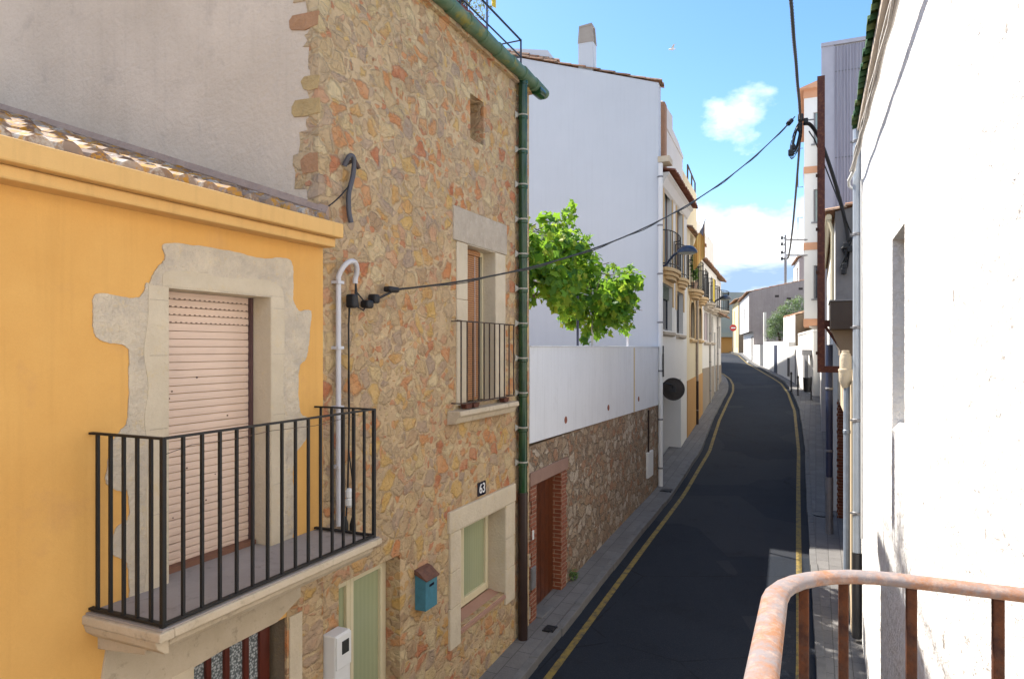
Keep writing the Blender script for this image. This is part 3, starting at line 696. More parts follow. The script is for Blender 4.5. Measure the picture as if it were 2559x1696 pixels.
def text(body, size, parent, loc, mat, sx=1.0, ext=.001, rotz=0):
    cu = bpy.data.curves.new('numeral', 'FONT'); cu.body = body; cu.size = size; cu.extrude = ext; cu.align_x = 'CENTER'; cu.align_y = 'CENTER'
    cu.materials.append(M[mat]); cu.offset = .0025
    tmp = bpy.data.objects.new('numeral', cu); C.objects.link(tmp); bpy.context.view_layer.update()
    me = bpy.data.meshes.new_from_object(tmp.evaluated_get(bpy.context.evaluated_depsgraph_get())); bpy.data.objects.remove(tmp)
    o = bpy.data.objects.new('numeral', me); C.objects.link(o); o.parent = parent
    o.location = Vector(loc) - ROOTS[root_of(parent).name]; o.rotation_euler = (rad(90), 0, rotz); o.scale = (sx, 1, 1)
    return o
text('63', .165, t, (7.43, -.0195, -1.708), 'white_enamel', 1.0)
t = thing('meter_box', 'white utility meter box with a small dark window, in front of the stone wall', 'meter box', A, (4.52, 0, -3.0))
b = MB(); b.box(4.50, 4.70, -.14, -.005, -3.3, -2.36); b.build('cabinet', 'white_plastic', t, bevel=.012)
b = MB(); b.box(4.505, 4.695, -.152, -.141, -2.64, -2.37); b.build('door', 'white_plastic', t, bevel=.01)
b = MB(); b.box(4.57, 4.66, -.157, -.150, -2.53, -2.42); b.build('window', 'meter_glass', t, bevel=.004)
b = MB(); b.lathe((4.60, -.143, -2.78), [(.012, -.004), (.012, .004)], 8, 'y'); b.build('keyhole', 'cable', t)
t = thing('conduit', 'pale grey conduit pipe bent like a hook on the stone wall', 'conduit', A, (4.65, 0, -1.5))
b = MB()
pth = [(4.66, -.045, -1.5), (4.66, -.045, .58)] + [(4.775 - .115 * math.cos(a), -.045 - .06 * math.sin(a), .6 + .14 * math.sin(a)) for a in [i * math.pi / 10 for i in range(11)]] + [(4.89, -.045, .56)]
b.tube(pth, .022, 10); b.build('pipe', 'pvc', t, smooth=True)
for z in (.55, 0, -.5, -1.0):
    b = MB(); b.box(4.622, 4.698, -.075, .0, z - .012, z + .012); b.build('clip', 'pvc', t)
t = thing('black_hose', 'short grey hose hooked over a bracket high on the stone wall', 'hose', A, (4.78, 0, 1.1))
b = MB(); b.tube(spl([(4.77, -.02, 1.56), (4.775, -.06, 1.63), (4.80, -.08, 1.645), (4.83, -.08, 1.60), (4.835, -.06, 1.48), (4.80, -.045, 1.33), (4.80, -.045, 1.18), (4.825, -.05, 1.08)]), .022, 10)
b.build('tube', 'hose', t, smooth=True)
b = MB(); b.tube([(4.80, -.0, 1.58), (4.83, -.09, 1.62), (4.87, -.1, 1.55)], .018, 6); b.build('bracket', 'thin_iron', t)
b = MB(); b.tube(sag((4.82, -.05, 1.42), (4.44, -.05, 1.12), .03, 8), .006, 5); b.build('wire', 'cable', t)
# service cable across the street, its clamps and the drop to the connector boxes
HUB = A.world(14.08, -4.04, 0)  # placeholder, replaced below
t = thing('wall_cable', 'black cables with connector boxes running down the stone wall', 'cable', A, (4.8, 0, -1.5))
b = MB()
b.tube([(4.89, -.05, .56), (4.87, -.06, .46), (4.80, -.06, .42), (4.79, -.05, .2), (4.80, -.05, -.6), (4.78, -.05, -1.2), (4.74, -.06, -1.5)], .008, 5)
b.tube([(4.885, -.055, .56), (4.9, -.07, .35), (4.96, -.08, .33), (5.05, -.08, .42), (5.14, -.08, .44), (5.3, -.1, .50), (5.41, -.1, .545)], .008, 5)
b.tube([(4.88, -.05, .5), (5.0, -.07, .40), (5.15, -.08, .43), (5.41, -.1, .53)], .007, 5)
b.tube([(4.81, -.04, .4), (4.80, -.04, -.3), (4.81, -.04, -.9), (4.86, -.05, -1.25)], .006, 5)
b.build('strand', 'cable', t)
for (x, z, w_, h_) in ((4.80, .40, .045, .10), (5.02, .385, .06, .06), (5.12, .44, .05, .07), (5.41, .545, .10, .045)):
    b = MB(); b.box(x - w_, x + w_ * .6, -.13, -.04, z - h_ * .6, z + h_ * .6); b.build('connector', 'cable', t, bevel=.02)
b = MB(); b.lathe((4.76, -.08, -1.28), [(.02, -.08), (.035, -.06), (.035, -.01), (.025, 0), (.035, .01), (.033, .06), (.018, .08)], 10); b.build('insulator', 'white_plastic', t, smooth=True)
for (x, z) in ((4.72, -1.52), (4.82, -1.55)):
    b = MB(); b.lathe((x, -.07, z), [(.012, -.08), (.028, -.03), (.026, .03), (.01, .09)], 8); b.build('cable_end', 'cable', t, smooth=True)

# ---- leaves
def leaf(b, p, n, size, lobes=5, droop=.25):
    n = n.normalized(); a = n.orthogonal().normalized(); a.rotate(Matrix.Rotation(random.uniform(0, 6.283), 3, n)); c = n.cross(a)
    vs = []
    if lobes:
        k = lobes * 2
        for i in range(k):
            th = 2 * math.pi * i / k + math.pi / 2
            r = size * (.55 if i % 2 == 0 else .36)
            if i == k // 2: r *= .5
            vs.append(p + a * (r * math.cos(th)) + c * (r * math.sin(th)) - n * (droop * r * abs(math.cos(th))))
    else:
        for (u, w) in ((-.5, 0), (0, .16), (.5, 0), (0, -.16)): vs.append(p + a * (u * size) + c * (w * size))
    b.add(vs, [tuple(range(len(vs)))])
def crown(clumps, n, size, lobes, up=.4, seed=1):
    """leaves spread in the outer half of many small clumps"""
    random.seed(seed); b = MB()
    tot = sum(c[3] * c[4] * c[5] for c in clumps)
    for (x, y, z, rx, ry, rz) in clumps:
        for _ in range(max(6, int(n * (rx * ry * rz) / tot))):
            d = Vector((random.gauss(0, 1), random.gauss(0, 1), random.gauss(0, 1))).normalized()
            r = random.random() ** .45
            p = Vector((x + d.x * rx * r, y + d.y * ry * r, z + d.z * rz * r))
            leaf(b, p, d * .6 + Vector((random.gauss(0, .5), random.gauss(0, .5), up + random.gauss(0, .4))), size * random.uniform(.45, 1.3), lobes)
    random.seed(seed + 5)
    return b

t = thing('roof_plant', 'grey-green bushy potted plant on the stone house roof', 'plant', A, (7.3, .2, 3.7))
b = crown([(7.1, .12, 4.32, .26, .2, .26), (7.4, .12, 4.42, .26, .2, .28), (7.58, .1, 4.22, .16, .16, .24), (6.8, .14, 4.25, .25, .2, .22), (7.3, .1, 4.65, .3, .2, .2)], 1700, .05, 0, seed=3); b.build('foliage', 'grey_leaf', t)
b = MB()
for i in range(16): b.tube([(7.25 + random.uniform(-.2, .2), .15, 3.95), (7.25 + random.uniform(-.45, .4), .12 + random.uniform(-.12, .12), 4.5)], .006, 4)
b.build('stem', 'bark', t)
b = MB(); b.lathe((7.25, .2, 3.70), [(.12, 0), (.16, .24), (.18, .25), (.18, .30), (.15, .30)], 14); b.build('pot', plain('clay_pot', (.35, .14, .08), .8), t, smooth=True)
t = thing('roof_planter', 'long red clay planter standing behind the roof gutter', 'planter', A, (7.0, .1, 3.7))
b = MB(); b.box(5.4, 7.62, .03, .24, 3.702, 3.98); b.box(5.38, 7.64, .02, .25, 3.93, 3.985); b.build('trough', plain('red_trough', (.20, .06, .05), .7), t, bevel=.01)
t = thing('roof_flag', 'small yellow flag hanging on a blue pole at the stone house roof', 'flag', A, (7.7, .05, 3.7))
b = MB(); b.tube([(7.70, .05, 3.7), (7.70, .05, 5.4)], .016, 8); b.build('pole', plain('blue_pole', (.10, .16, .35), .4), t, smooth=True)
b = MB()
for i in range(8):
    x0, x1 = 7.72 + .026 * i, 7.72 + .026 * (i + 1)
    ya, yb = .05 + .02 * math.sin(i * 1.3), .05 + .02 * math.sin((i + 1) * 1.3)
    b.quad((x0, ya, 4.42 - .008 * i), (x1, yb, 4.42 - .008 * (i + 1)), (x1, yb, 5.2), (x0, ya, 5.2))
b.build('cloth', 'awning_yellow', t)

# ================================================================== TERRACE WALL, DOOR, VINE
tw = thing('terrace_wall', 'rubble garden wall topped by a white rendered parapet with a brown door', 'wall', A, (8.95, 0, -3.95))
MB().wall(8.951, 17.70, -4.5, -1.41, 0.012, [(9.22, 10.30, -4.05, -1.99, .2)], 8).build('wall', 'terrace_stone', tw)
b = MB(); b.prism([(8.952, -1.36), (17.69, -1.47), (17.69, .0), (8.952, .012)], 'y', -.012, .18); b.build('parapet', 'white_parapet', tw)
b = MB(); b.box(8.97, 17.68, -.03, .2, .013, .032); b.build('coping', 'white_parapet', tw, bevel=.006)
b = MB(); b.box(15.0, 15.10, -.016, -.01, -1.43, .0); b.build('stain', plaster('rust_stain', (.55, .42, .22), (.6, .5, .32), 3, 20), tw)
b = MB(); b.box(8.952, 17.69, -.024, .02, -1.475, -1.455); 
for x in (10.47, 12.96, 15.45):
    b = MB(); b.lathe((x, -.016, -1.17), [(.055, -.006), (.06, 0), (.05, .006)], 14, 'y'); b.build('weep_hole', plain('red_clay_plug', (.27, .085, .05), .8), tw)
# brick reveals, lintel and door
for (x0, x1) in ((8.99, 9.218), (10.302, 10.56)):
    b = MB(); z = -4.05; k = 0
    while z < -2.0:
        e = .05 if (k // 3) % 2 else 0.0
        xa, xb = (x0 + e, x1) if x0 < 10 else (x0, x1 - e)
        b.box(xa, xb, -.006, .02, z, min(z + .056, -1.99)); z += .062; k += 1
    b.build('brick_jamb', 'brick', tw)
b = MB(); b.box(10.294, 10.302, -.004, .2, -4.0, -1.99); b.box(9.218, 9.226, -.004, .2, -4.0, -1.99); b.build('brick_reveal', 'pier_brick', tw)
b = MB(); b.box(9.0, 10.62, -.008, .2, -1.985, -1.79); b.build('door_lintel', 'pink_lintel', tw, bevel=.01)
b = MB(); n = 6
for i in range(n): b.box(9.235 + i * 1.055 / n, 9.235 + (i + 1) * 1.055 / n - .008, .14, .175, -3.9, -2.0)
b.box(9.23, 10.29, .155, .185, -3.9, -2.0)
d = b.build('door', 'door_wood', tw, bevel=.004)
b = MB(); b.box(9.27, 9.33, .12, .14, -2.98, -2.78); b.tube([(9.30, .12, -2.88), (9.30, .09, -2.88), (9.40, .09, -2.88)], .012, 6); b.build('handle', 'iron', d)
b = MB(); b.box(9.2, 10.32, -.10, .16, -4.02, -3.90); b.build('door_step', 'kerb', tw, bevel=.01)
b = MB(); b.box(9.05, 9.10, -.02, .0, -2.75, -2.62); b.build('doorbell', 'white_plastic', tw, bevel=.004)
t = thing('meter_cover', 'pale metal utility cover low in the wall beside the brown door', 'utility cover', A, (8.82, 0, -3.4))
b = MB(); b.box(8.99, 9.15, -.03, .0, -3.45, -3.14); b.box(9.005, 9.135, -.036, -.03, -3.435, -3.155); b.build('panel', 'tin', t, bevel=.004)
t = thing('wall_cabinet', 'narrow white cabinet low on the rubble wall by the white downpipe', 'cabinet', A, (16.3, 0, -3.15))
b = MB(); b.box(16.28, 16.85, -.05, .005, -3.14, -2.52); b.build('door', 'white_plastic', t, bevel=.008)
b = MB(); b.tube([(16.4, -.03, -2.52), (16.4, -.03, -1.5)], .022, 6); b.build('riser', 'brown_pipe', t)
b = MB(); b.box(8.96, 17.6, .18, 7.0, -.95, -.90)
b.build('terrace_floor', 'terracotta', tw)
t = thing('pergola', 'thin metal poles of a pergola rising behind the white parapet', 'pergola', A, (11.4, .3, .0))
for (x, m_, zt) in ((11.42, 'navy_pipe', 1.0), (12.28, 'pvc', 1.1), (14.91, 'pvc', .9)):
    b = MB(); b.tube([(x, .1, .03), (x, .1, zt)], .022, 8); b.build('pole', m_, t, smooth=True)
b = MB()
for z, y in ((1.0, .1), (1.05, 1.0)): b.tube([(9.4, y, z), (16.3, y, z - .1)], .015, 6)
b.build('rail', 'pvc', t)
vine = thing('grapevine', 'leafy green grapevine spilling over the white parapet', 'vine', A, (10.2, .6, -.9))
cl = []
random.seed(21)
def vz(x):   # top and bottom of the mass along the wall
    top = tab([(9, 1.75), (10.2, 1.85), (11.0, 2.0), (11.6, 2.05), (11.9, 1.75), (12.5, 1.4), (13.2, 1.5), (13.5, 1.15), (13.9, .95), (14.3, .6)], x)
    bot = tab([(9, .62), (11, .6), (11.8, .66), (12.2, .36), (12.6, .28), (13.3, .5), (13.8, .38), (14.3, .36)], x)
    return top, bot
def vy(x): return tab([(9, .45), (11.3, .35), (13, -.12), (15, -.28)], x)
for i in range(92):
    x = 8.8 + 4.85 * random.random() ** 1.12; top, bot = vz(x)
    r_ = random.uniform(.18, .32)
    z = random.uniform(bot + r_ * .6, max(bot + r_ * .7, top - r_ * .5))
    cl.append((x, vy(x) + random.uniform(-.45, .5), z, r_ * 1.25, r_, r_))
for (x, z, r_) in ((11.3, 2.2, .2), (11.5, 2.4, .16), (11.62, 2.55, .12), (10.6, 2.1, .2), (12.1, .22, .16), (11.95, .15, .12), (13.7, .4, .2), (12.9, 1.5, .18), (12.6, .3, .18), (9.6, 1.9, .2)):
    cl.append((x, vy(x), z, r_, r_, r_))
crown(cl, 6200, .15, 5, .35, 9).build('foliage', 'leaf', vine)
b = MB()
b.tube([(9.6, .9, -.9), (9.7, .85, 0), (10.2, .7, .8), (11.5, .6, 1.0), (12.4, .1, .9), (13.2, -.1, .9), (13.9, -.2, .6)], [.05, .045, .04, .035, .03, .02, .012], 8)
for i in range(26):
    x = random.uniform(9.4, 13.9); top, bot = vz(x); y0 = vy(x)
    b.tube([(x, y0, (top + bot) / 2), (x + random.uniform(-.3, .3), y0 + random.uniform(-.4, .4), top - .1), (x + random.uniform(-.6, .6), y0 + random.uniform(-.4, .4), top + random.uniform(-.1, .12))], .008, 4)
b.build('stem', 'bark', vine, smooth=True)

# ================================================================== ROW OF HOUSES BEYOND THE TERRACE (frame R)
def opening(parent, x0, x1, z0, z1, frame, pane='dark_pane', sill=None, trim=None, y=.14, tw=.14, arched=False, shut=None, trim_full=True):
    """a window: frame with its pane, sill, and a painted surround"""
    b = MB(); t = .06
    b.box(x0, x0 + t, y - .02, y + .04, z0, z1); b.box(x1 - t, x1, y - .02, y + .04, z0, z1); b.box(x0 + t, x1 - t, y - .02, y + .04, z1 - t, z1)
    b.box(x0 + t, x1 - t, y - .02, y + .04, z0, z0 + t); b.box((x0 + x1) / 2 - .03, (x0 + x1) / 2 + .03, y - .02, y + .03, z0 + t, z1 - t)
    f = b.build('window', frame, parent)
    b = MB(); b.box(x0 + t, x1 - t, y, y + .015, z0 + t, z1 - t); b.build('pane', pane, f)
    if shut:
        b = MB(); n = 10; h = (z1 - z0) * shut / n
        for i in range(n): b.prism([(y - .05, z1 - h * i), (y - .07, z1 - h * (i + .5)), (y - .05, z1 - h * (i + 1) + .004), (y - .03, z1 - h * (i + 1) + .004), (y - .03, z1 - h * i)], 'x', x0 + .02, x1 - .02)
        b.build('shutter', plain('rolled_shutter', (.14, .18, .14), .5, 0, .1), f)
    if sill:
        b = MB(); b.prism([(.02, z0 - .03), (-.10, z0 - .05), (-.10, z0 - .12), (-.05, z0 - .16), (.02, z0 - .17)], 'x', x0 - .12, x1 + .12); b.build('sill', sill, f)
    if trim:
        b = MB(); zb = z0 if trim_full else z0 + (z1 - z0) * .55
        if arched:
            xc, rx = (x0 + x1) / 2, (x1 - x0) / 2
            out = [(x0 - tw, zb)] + [(xc - (rx + tw) * math.cos(a), z1 - rx * .55 + (rx * .75 + tw) * math.sin(a)) for a in [math.pi * i / 10 for i in range(11)]] + [(x1 + tw, zb)]
            inn = [(x1 - .05, zb)] + [(xc + (rx - .05) * math.cos(a), z1 - rx * .55 + rx * .7 * math.sin(a)) for a in [math.pi * i / 10 for i in range(11)]] + [(x0 + .05, zb)]
            poly = out + inn
            b.prism(poly, 'y', -.02, .0)
        else:
            b.box(x0 - tw, x0, -.02, 0, zb, z1); b.box(x1, x1 + tw, -.02, 0, zb, z1); b.box(x0 - tw, x1 + tw, -.02, 0, z1 + .002, z1 + tw * 1.6)
        b.build('surround', trim, f)
    return f
def bow_balcony(parent, xc, a, d, zf, slab, nb=15, steps=3, h=.98, rail_m='iron'):
    """bow-fronted balcony: corbelled slab, curved rail and balusters"""
    def el(s=1.0, n=14): return [(xc - a * s * math.cos(math.pi * i / n), -d * s * abs(math.sin(math.pi * i / n)) ** .8 - .01) for i in range(n + 1)]
    b = MB(); z = zf
    for k in range(steps):
        p = el(1.06 - .2 * k); p += [(p[-1][0], .02), (p[0][0], .02)]
        b.prism(p, 'z', z - .09, z - .002 * (k > 0)); z -= .095
    sl = b.build('balcony', slab, parent)
    b = MB()
    for z in (zf + h, zf + .1): b.tube([(x, y, z) for x, y in el(1.0, 16)], .016, 5)
    rl = b.build('railing', rail_m, sl)
    o = MB().tube([(0, 0, zf), (0, 0, zf + h)], .011, 4).build('baluster', rail_m, None); o.parent = rl
    rx, ry, rz = ROOTS[root_of(parent).name]
    for i, (x, y) in enumerate(el(1.0, nb)):
        loc = (x - rx, y - ry, -rz)
        if i == 0: o.location = loc
        else: put(o, rl, loc)
    return sl
def pipe(name, label, x, y, z0, z1, m, r=.05, group=None, frame=R, foot=None, offs=None):
    t = thing(name, label, 'downpipe', frame, (x, y, z0), group)
    b = MB(); b.tube([(x, y, z0), (x, y, z1)], r, 10); b.build('pipe', m, t, smooth=True)
    z = z0 + .5
    while z < z1:
        b = MB(); b.lathe((x, y, z), [(r, 0), (r * 1.18, .008), (r * 1.18, .04), (r, .048)], 10); b.box(x - .012, x + .012, y, y + r + .03, z + .012, z + .036); b.build('clamp', 'tin' if not foot else m, t); z += 1.25
    if foot:
        b = MB(); b.lathe((x, y, z0), [(r * 1.15, -.02), (r * 1.15, foot[1]), (r, foot[1])], 10); b.build('foot', foot[0], t, smooth=True)
    return t

# white house
wh = thing('white_house', 'tall white house with a windowless gable, a chimney and two bowed balconies', 'house', R, (0, 0, -3.7))
MB().wall(0.02, 5.62, -4.4, 4.70, 0, [(.43, 2.34, .48, 1.74, .22), (3.24, 4.68, .44, 1.72, .22), (.84, 2.22, 2.18, 4.55, .22), (3.24, 4.53, 2.18, 4.55, .22), (.32, 4.17, -3.6, -.97, 1.5)], 9).build('wall', 'white_front', wh)
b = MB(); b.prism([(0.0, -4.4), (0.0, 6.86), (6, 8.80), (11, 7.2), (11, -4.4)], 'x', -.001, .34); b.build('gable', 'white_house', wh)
b = MB(); b.roof(-.05, .38, -.06, 6.0, 6.84, .325, .24, .40); b.build('gable_tiles', 'terracotta', wh)
b = MB(); b.wall(.36, 5.5, 4.7, 6.4, .12, [], 8); b.build('attic_wall', 'white_front', wh)
b = MB(); b.prism([(.36, 6.6), (.8, 6.72), (1.25, 6.5), (1.26, 6.84), (3.1, 6.98), (3.12, 6.6), (4.4, 6.55), (5.0, 6.45), (5.5, 6.4), (5.5, 6.3), (.36, 6.3)], 'y', .10, .4); b.build('parapet', 'white_front', wh)
b = MB(); b.box(.86, 1.22, -.02, .16, 4.75, 6.66); b.build('terracotta_pier', plaster('terracotta_pier', (.42, .24, .15), (.34, .19, .12), 3), wh)
b = MB(); b.roof(.36, 5.55, -.36, .5, 4.60, .25, .22, .4); b.build('eaves', 'red_tile', wh)
b = MB(); b.prism([(-.22, 4.62), (-.22, 4.56), (-.15, 4.50), (-.05, 4.30), (.02, 4.25), (.02, 4.62)], 'x', .345, 5.5); b.build('eaves_moulding', 'white_front', wh)
b = MB(); b.box(-.02, .5, -.28, .02, 4.80, 4.95); b.build('eaves_end', 'cut_stone', wh)
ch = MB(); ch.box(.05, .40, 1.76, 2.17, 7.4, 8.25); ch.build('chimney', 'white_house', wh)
b = MB(); b.prism([(1.745, 8.25), (2.185, 8.25), (2.15, 8.70), (1.79, 8.74)], 'x', .04, .12); b.box(.12, .40, 2.11, 2.18, 8.25, 8.68); b.prism([(1.745, 8.252), (1.83, 8.252), (1.83, 8.72), (1.79, 8.74)], 'x', .31, .41); b.prism([(1.79, 8.69), (2.145, 8.66), (2.145, 8.71), (1.79, 8.745)], 'x', .03, .42); b.box(.12, .3, 1.82, 2.11, 8.25, 8.3)
b.build('chimney_cap', plaster('chimney_cap', (.42, .38, .33), (.34, .30, .26), 4), wh)
b = MB(); b.prism([(2.9, 7.6), (2.9, 8.0), (3.2, 8.42), (5.5, 8.9), (5.5, 7.6)], 'x', .5, 2.0); b.build('stair_tower', 'white_house', wh)
b = MB()
b.roof(.4, 2.05, 2.86, 5.5, 8.0, .33, .24, .3); b.build('tower_tiles', 'terracotta', wh)
for (x0, x1, z0, z1) in ((.43, 2.34, .48, 1.74), (3.24, 4.68, .44, 1.72)):
    opening(wh, x0, x1, z0, z1, 'black_enamel', 'dark_pane', 'rough_stone', 'ochre_trim', .15, .26, False, .3 if x0 < 1 else None, False)
for (x0, x1) in ((.84, 2.22), (3.24, 4.53)):
    opening(wh, x0, x1, 2.2, 4.53, plain('maroon_frame', (.12, .05, .045), .5), 'pale_pane', None, 'ochre_trim', .15, .2, False, None, True)
    b = MB(); b.box(x0 - .2, x1 + .2, -.015, 0, 1.99, 2.1); b.build('painted_panel', 'ochre_trim', wh)
bow_balcony(wh, 1.53, 1.12, .30, 2.14, 'ochre_trim', 15)
bow_balcony(wh, 3.9, .92, .24, 2.12, 'ochre_trim', 13)
b = MB(); b.box(.34, 4.15, .9, 1.0, -3.6, -1.0); b.build('garage_door', plain('pale_garage_door', (.42, .44, .50), .5, 0, .05), wh)

# cream house
cr = thing('cream_house', 'cream house with an ochre base, arched windows and clay eaves', 'house', R, (5.63, 0, -3.0))
MB().wall(5.625, 10.4, -4.2, 4.06, 0, [(6.48, 7.78, .34, 1.62, .2), (9.0, 10.1, .34, 1.54, .2), (6.53, 7.5, 2.05, 4.0, .2), (9.0, 9.9, 2.05, 3.9, .2)], 8).build('wall', 'cream_front', cr)
b = MB(); b.prism([(5.63, -4.2), (10.39, -4.2), (10.39, -1.0), (5.63, -1.12)], 'y', -.02, 0); b.build('dado', 'ochre', cr)
for (x0, x1, z0, z1) in ((6.48, 7.78, .34, 1.62), (9.0, 10.1, .34, 1.54)):
    opening(cr, x0, x1, z0, z1, 'door_wood', 'dark_pane', 'ochre_trim', 'ochre_trim', .12, .2, True)
for (x0, x1, z1) in ((6.53, 7.5, 4.0), (9.0, 9.9, 3.9)):
    opening(cr, x0, x1, 2.05, z1, plain('cream_joinery', (.5, .42, .3), .5), 'pale_pane', None, None, .12)
bow_balcony(cr, 7.05, 1.1, .36, 2.0, 'ochre_trim', 17)
bow_balcony(cr, 9.45, .85, .30, 1.92, 'ochre_trim', 13)
b = MB(); b.roof(5.63, 10.4, -.16, .6, 4.0, .25, .22, .4); b.build('eaves', 'terracotta', cr)
b = MB(); b.wall(5.65, 10.2, 4.1, 6.1, .2, [], 7); b.build('attic_wall', 'cream_front', cr)
b = MB(); b.tube([(7.8, .25, 6.1), (7.8, .25, 6.7), (10.1, .25, 6.55), (10.1, .25, 6.1)], .03, 6); b.tube([(9.0, .25, 6.1), (9.0, .25, 6.6)], .03, 6); b.build('roof_railing', 'thin_iron', cr)
t = thing('house_flag', 'striped yellow flag hanging from the cream house balcony', 'flag', R, (6.0, -.5, 2.0))
b = MB(); b.tube([(5.95, -.05, 2.9), (5.86, -.58, 4.3)], .016, 6); b.build('pole', 'navy_pipe', t)
b = MB()
for i in range(10):
    u0, u1 = i / 10, (i + 1) / 10
    def pt(u, top): return (5.86 + .10 * math.sin(u * 8) + (0 if top else .06), -.56 + .40 * u, (4.22 - .8 * u) if top else (3.05 - .45 * u + .05 * math.sin(u * 7)))
    b.quad(pt(u0, 0), pt(u1, 0), pt(u1, 1), pt(u0, 1))
b.build('cloth', 'flag_yellow', t)
b = MB(); b.prism([(-.55, 4.14), (-.40, 3.88), (-.52, 3.72)], 'x', 5.75, 5.755); b.build('blue_triangle', plain('faded_blue', (.16, .17, .22), .8), t)
t = thing('balcony_plant', 'tall spiky green plant on the cream house balcony', 'plant', R, (6.15, -.15, 2.0))
b = crown([(6.15, -.18, 2.75, .14, .12, .5)], 160, .22, 0, .9, 4); b.build('foliage', 'pot_leaf', t)
b = MB(); b.lathe((6.15, -.18, 2.02), [(.08, 0), (.12, .2), (.13, .22)], 10); b.build('pot', 'terracotta', t)

# third and fourth houses of the row
h3 = thing('low_white_house', 'white house with a taupe base and long shuttered windows, past the cream house', 'house', R, (10.4, 0, -2.6))
MB().wall(10.41, 16.9, -3.9, 3.5, 0, [(11.06, 12.88, .28, 1.48, .16), (13.9, 15.1, .28, 1.43, .16), (11.4, 12.5, 1.95, 3.3, .2), (14.0, 15.0, 1.9, 3.2, .2), (15.4, 16.2, -2.3, .72, .25)], 8).build('wall', 'white_front', h3)
b = MB()
for (xa, xb) in ((10.42, 15.39), (16.21, 16.89)): b.box(xa, xb, -.02, 0, -3.9, -.84)
b.build('dado', 'taupe', h3)
opening(h3, 11.06, 12.88, .28, 1.48, plain('mauve_shutter', (.42, .36, .37), .6), plain('mauve_panel', (.40, .34, .35), .7), 'rough_stone', None, .08)
opening(h3, 13.9, 15.1, .28, 1.43, plain('grey_shutter', (.40, .38, .36), .6), plain('grey_panel', (.36, .34, .32), .7), 'rough_stone', None, .08)
opening(h3, 11.4, 12.5, 1.97, 3.3, 'thin_iron', 'dark_pane'); opening(h3, 14.0, 15.0, 1.92, 3.2, 'thin_iron', 'dark_pane')
bow_balcony(h3, 12.0, 1.0, .34, 1.86, 'rough_stone', 15); bow_balcony(h3, 14.5, .85, .32, 1.78, 'rough_stone', 13)
b = MB(); b.box(15.42, 16.18, .15, .2, -2.3, .6); b.build('door', plain('grey_door', (.22, .24, .26), .4), h3)
b = MB(); b.roof(10.42, 16.9, -.16, .6, 3.5, .25, .22, .4); b.build('eaves', 'terracotta', h3)
b = MB(); b.prism([(-.02, 1.70), (-.02, 1.52), (-.16, 1.62), (-.16, 1.70)], 'x', 10.9, 16.8); b.build('string_course', 'rough_stone', h3)
b = MB(); b.wall(10.6, 16.5, 3.6, 5.2, .3, [], 7); b.build('attic_wall', 'white_front', h3)
b = MB(); b.box(12.4, 12.9, .6, 1.1, 5.3, 6.1); b.build('chimney', 'white_front', h3)
b = MB(); b.box(15.0, 15.5, .6, 1.1, 5.3, 5.9); b.build('chimney', 'white_front', h3)
t = thing('yellow_banner', 'bright yellow cloth hung over a far balcony of the row', 'banner', R, (11.4, -.36, 2.0))
b = MB()
for i in range(6): b.quad((11.1 + .13 * i, -.345 - .015 * (i % 2), 1.9), (11.1 + .13 * (i + 1), -.345 - .015 * ((i + 1) % 2), 1.9), (11.1 + .13 * (i + 1), -.345, 2.84), (11.1 + .13 * i, -.345, 2.84))
b.build('cloth', 'awning_yellow', t)
h4 = thing('corner_house', 'last white house of the left row, with a clay tile ledge over its door', 'house', R, (16.9, 0, -2.1))
MB().wall(16.91, 20.0, -3.5, 3.45, .05, [(18.38, 19.55, -.05, 1.1, .2), (17.3, 18.0, 1.9, 3.1, .2), (18.7, 19.4, 1.9, 3.1, .2)], 8).build('wall', 'white_front', h4)
b = MB()
b.box(16.92, 19.99, .03, .05, -3.5, -.9); b.build('dado', 'taupe', h4)
opening(h4, 18.38, 19.55, -.05, 1.1, 'tin', 'dark_pane', None, None, .2); opening(h4, 17.3, 18.0, 1.9, 3.1, 'thin_iron', 'dark_pane', None, None, .2); opening(h4, 18.7, 19.4, 1.9, 3.1, 'thin_iron', 'dark_pane', None, None, .2)
b = MB(); b.roof(16.9, 20.05, -.20, .4, 3.45, .28, .22, .4); b.build('eaves', 'terracotta', h4)
b = MB(); b.roof(15.0, 20.0, -.38, .05, 1.50, .5, .22, .3); b.build('tile_ledge', 'terracotta', h4)
b = MB(); b.wall(17.2, 19.9, 3.7, 5.5, .4, [], 6); b.build('attic_wall', 'white_front', h4)
bow_balcony(h4, 18.4, 1.3, .45, 1.85, 'rough_stone', 17)

BH = Frame(11.05, 38.6, .12, 1)  # house added out of view to throw shade on the far road and wall
t = thing('bend_shade_house', 'hidden house added round the bend to shade the far road', 'house', BH, (0, .1, -1.8))
MB().wall(0, 16, -3, 6.0, .1, [(2, 3, -1.5, .6, .2), (6, 7, .8, 2.2, .2), (11, 12, .8, 2.2, .2)], 7).build('wall', 'white_front', t)
b = MB(); b.roof(0, 16, .05, 4, 6.0, .3, .24, .5); b.build('roof', 'terracotta', t)
pipe('downpipe', 'long white downpipe at the corner of the tall white house', -.07, -.06, -3.62, 4.75, 'white_plastic', .06)
t = thing('pipe_bracket', 'black bracket on the white downpipe beside the parapet', 'bracket', R, (-.08, -.09, -.5))
b = MB(); b.box(-.12, -.04, -.15, -.115, -.75, -.15); b.tube([(-.08, -.13, -.15), (-.08, -.13, .05)], .02, 6); b.build('plate', 'bin', t, bevel=.01)
pipe('downpipe', 'dark brown-footed downpipe down the middle of the cream house', 8.17, -.05, -2.83, 4.0, plain('buff_pipe', (.36, .29, .22), .5), .05, None, R, ('brown_pipe', 1.6))
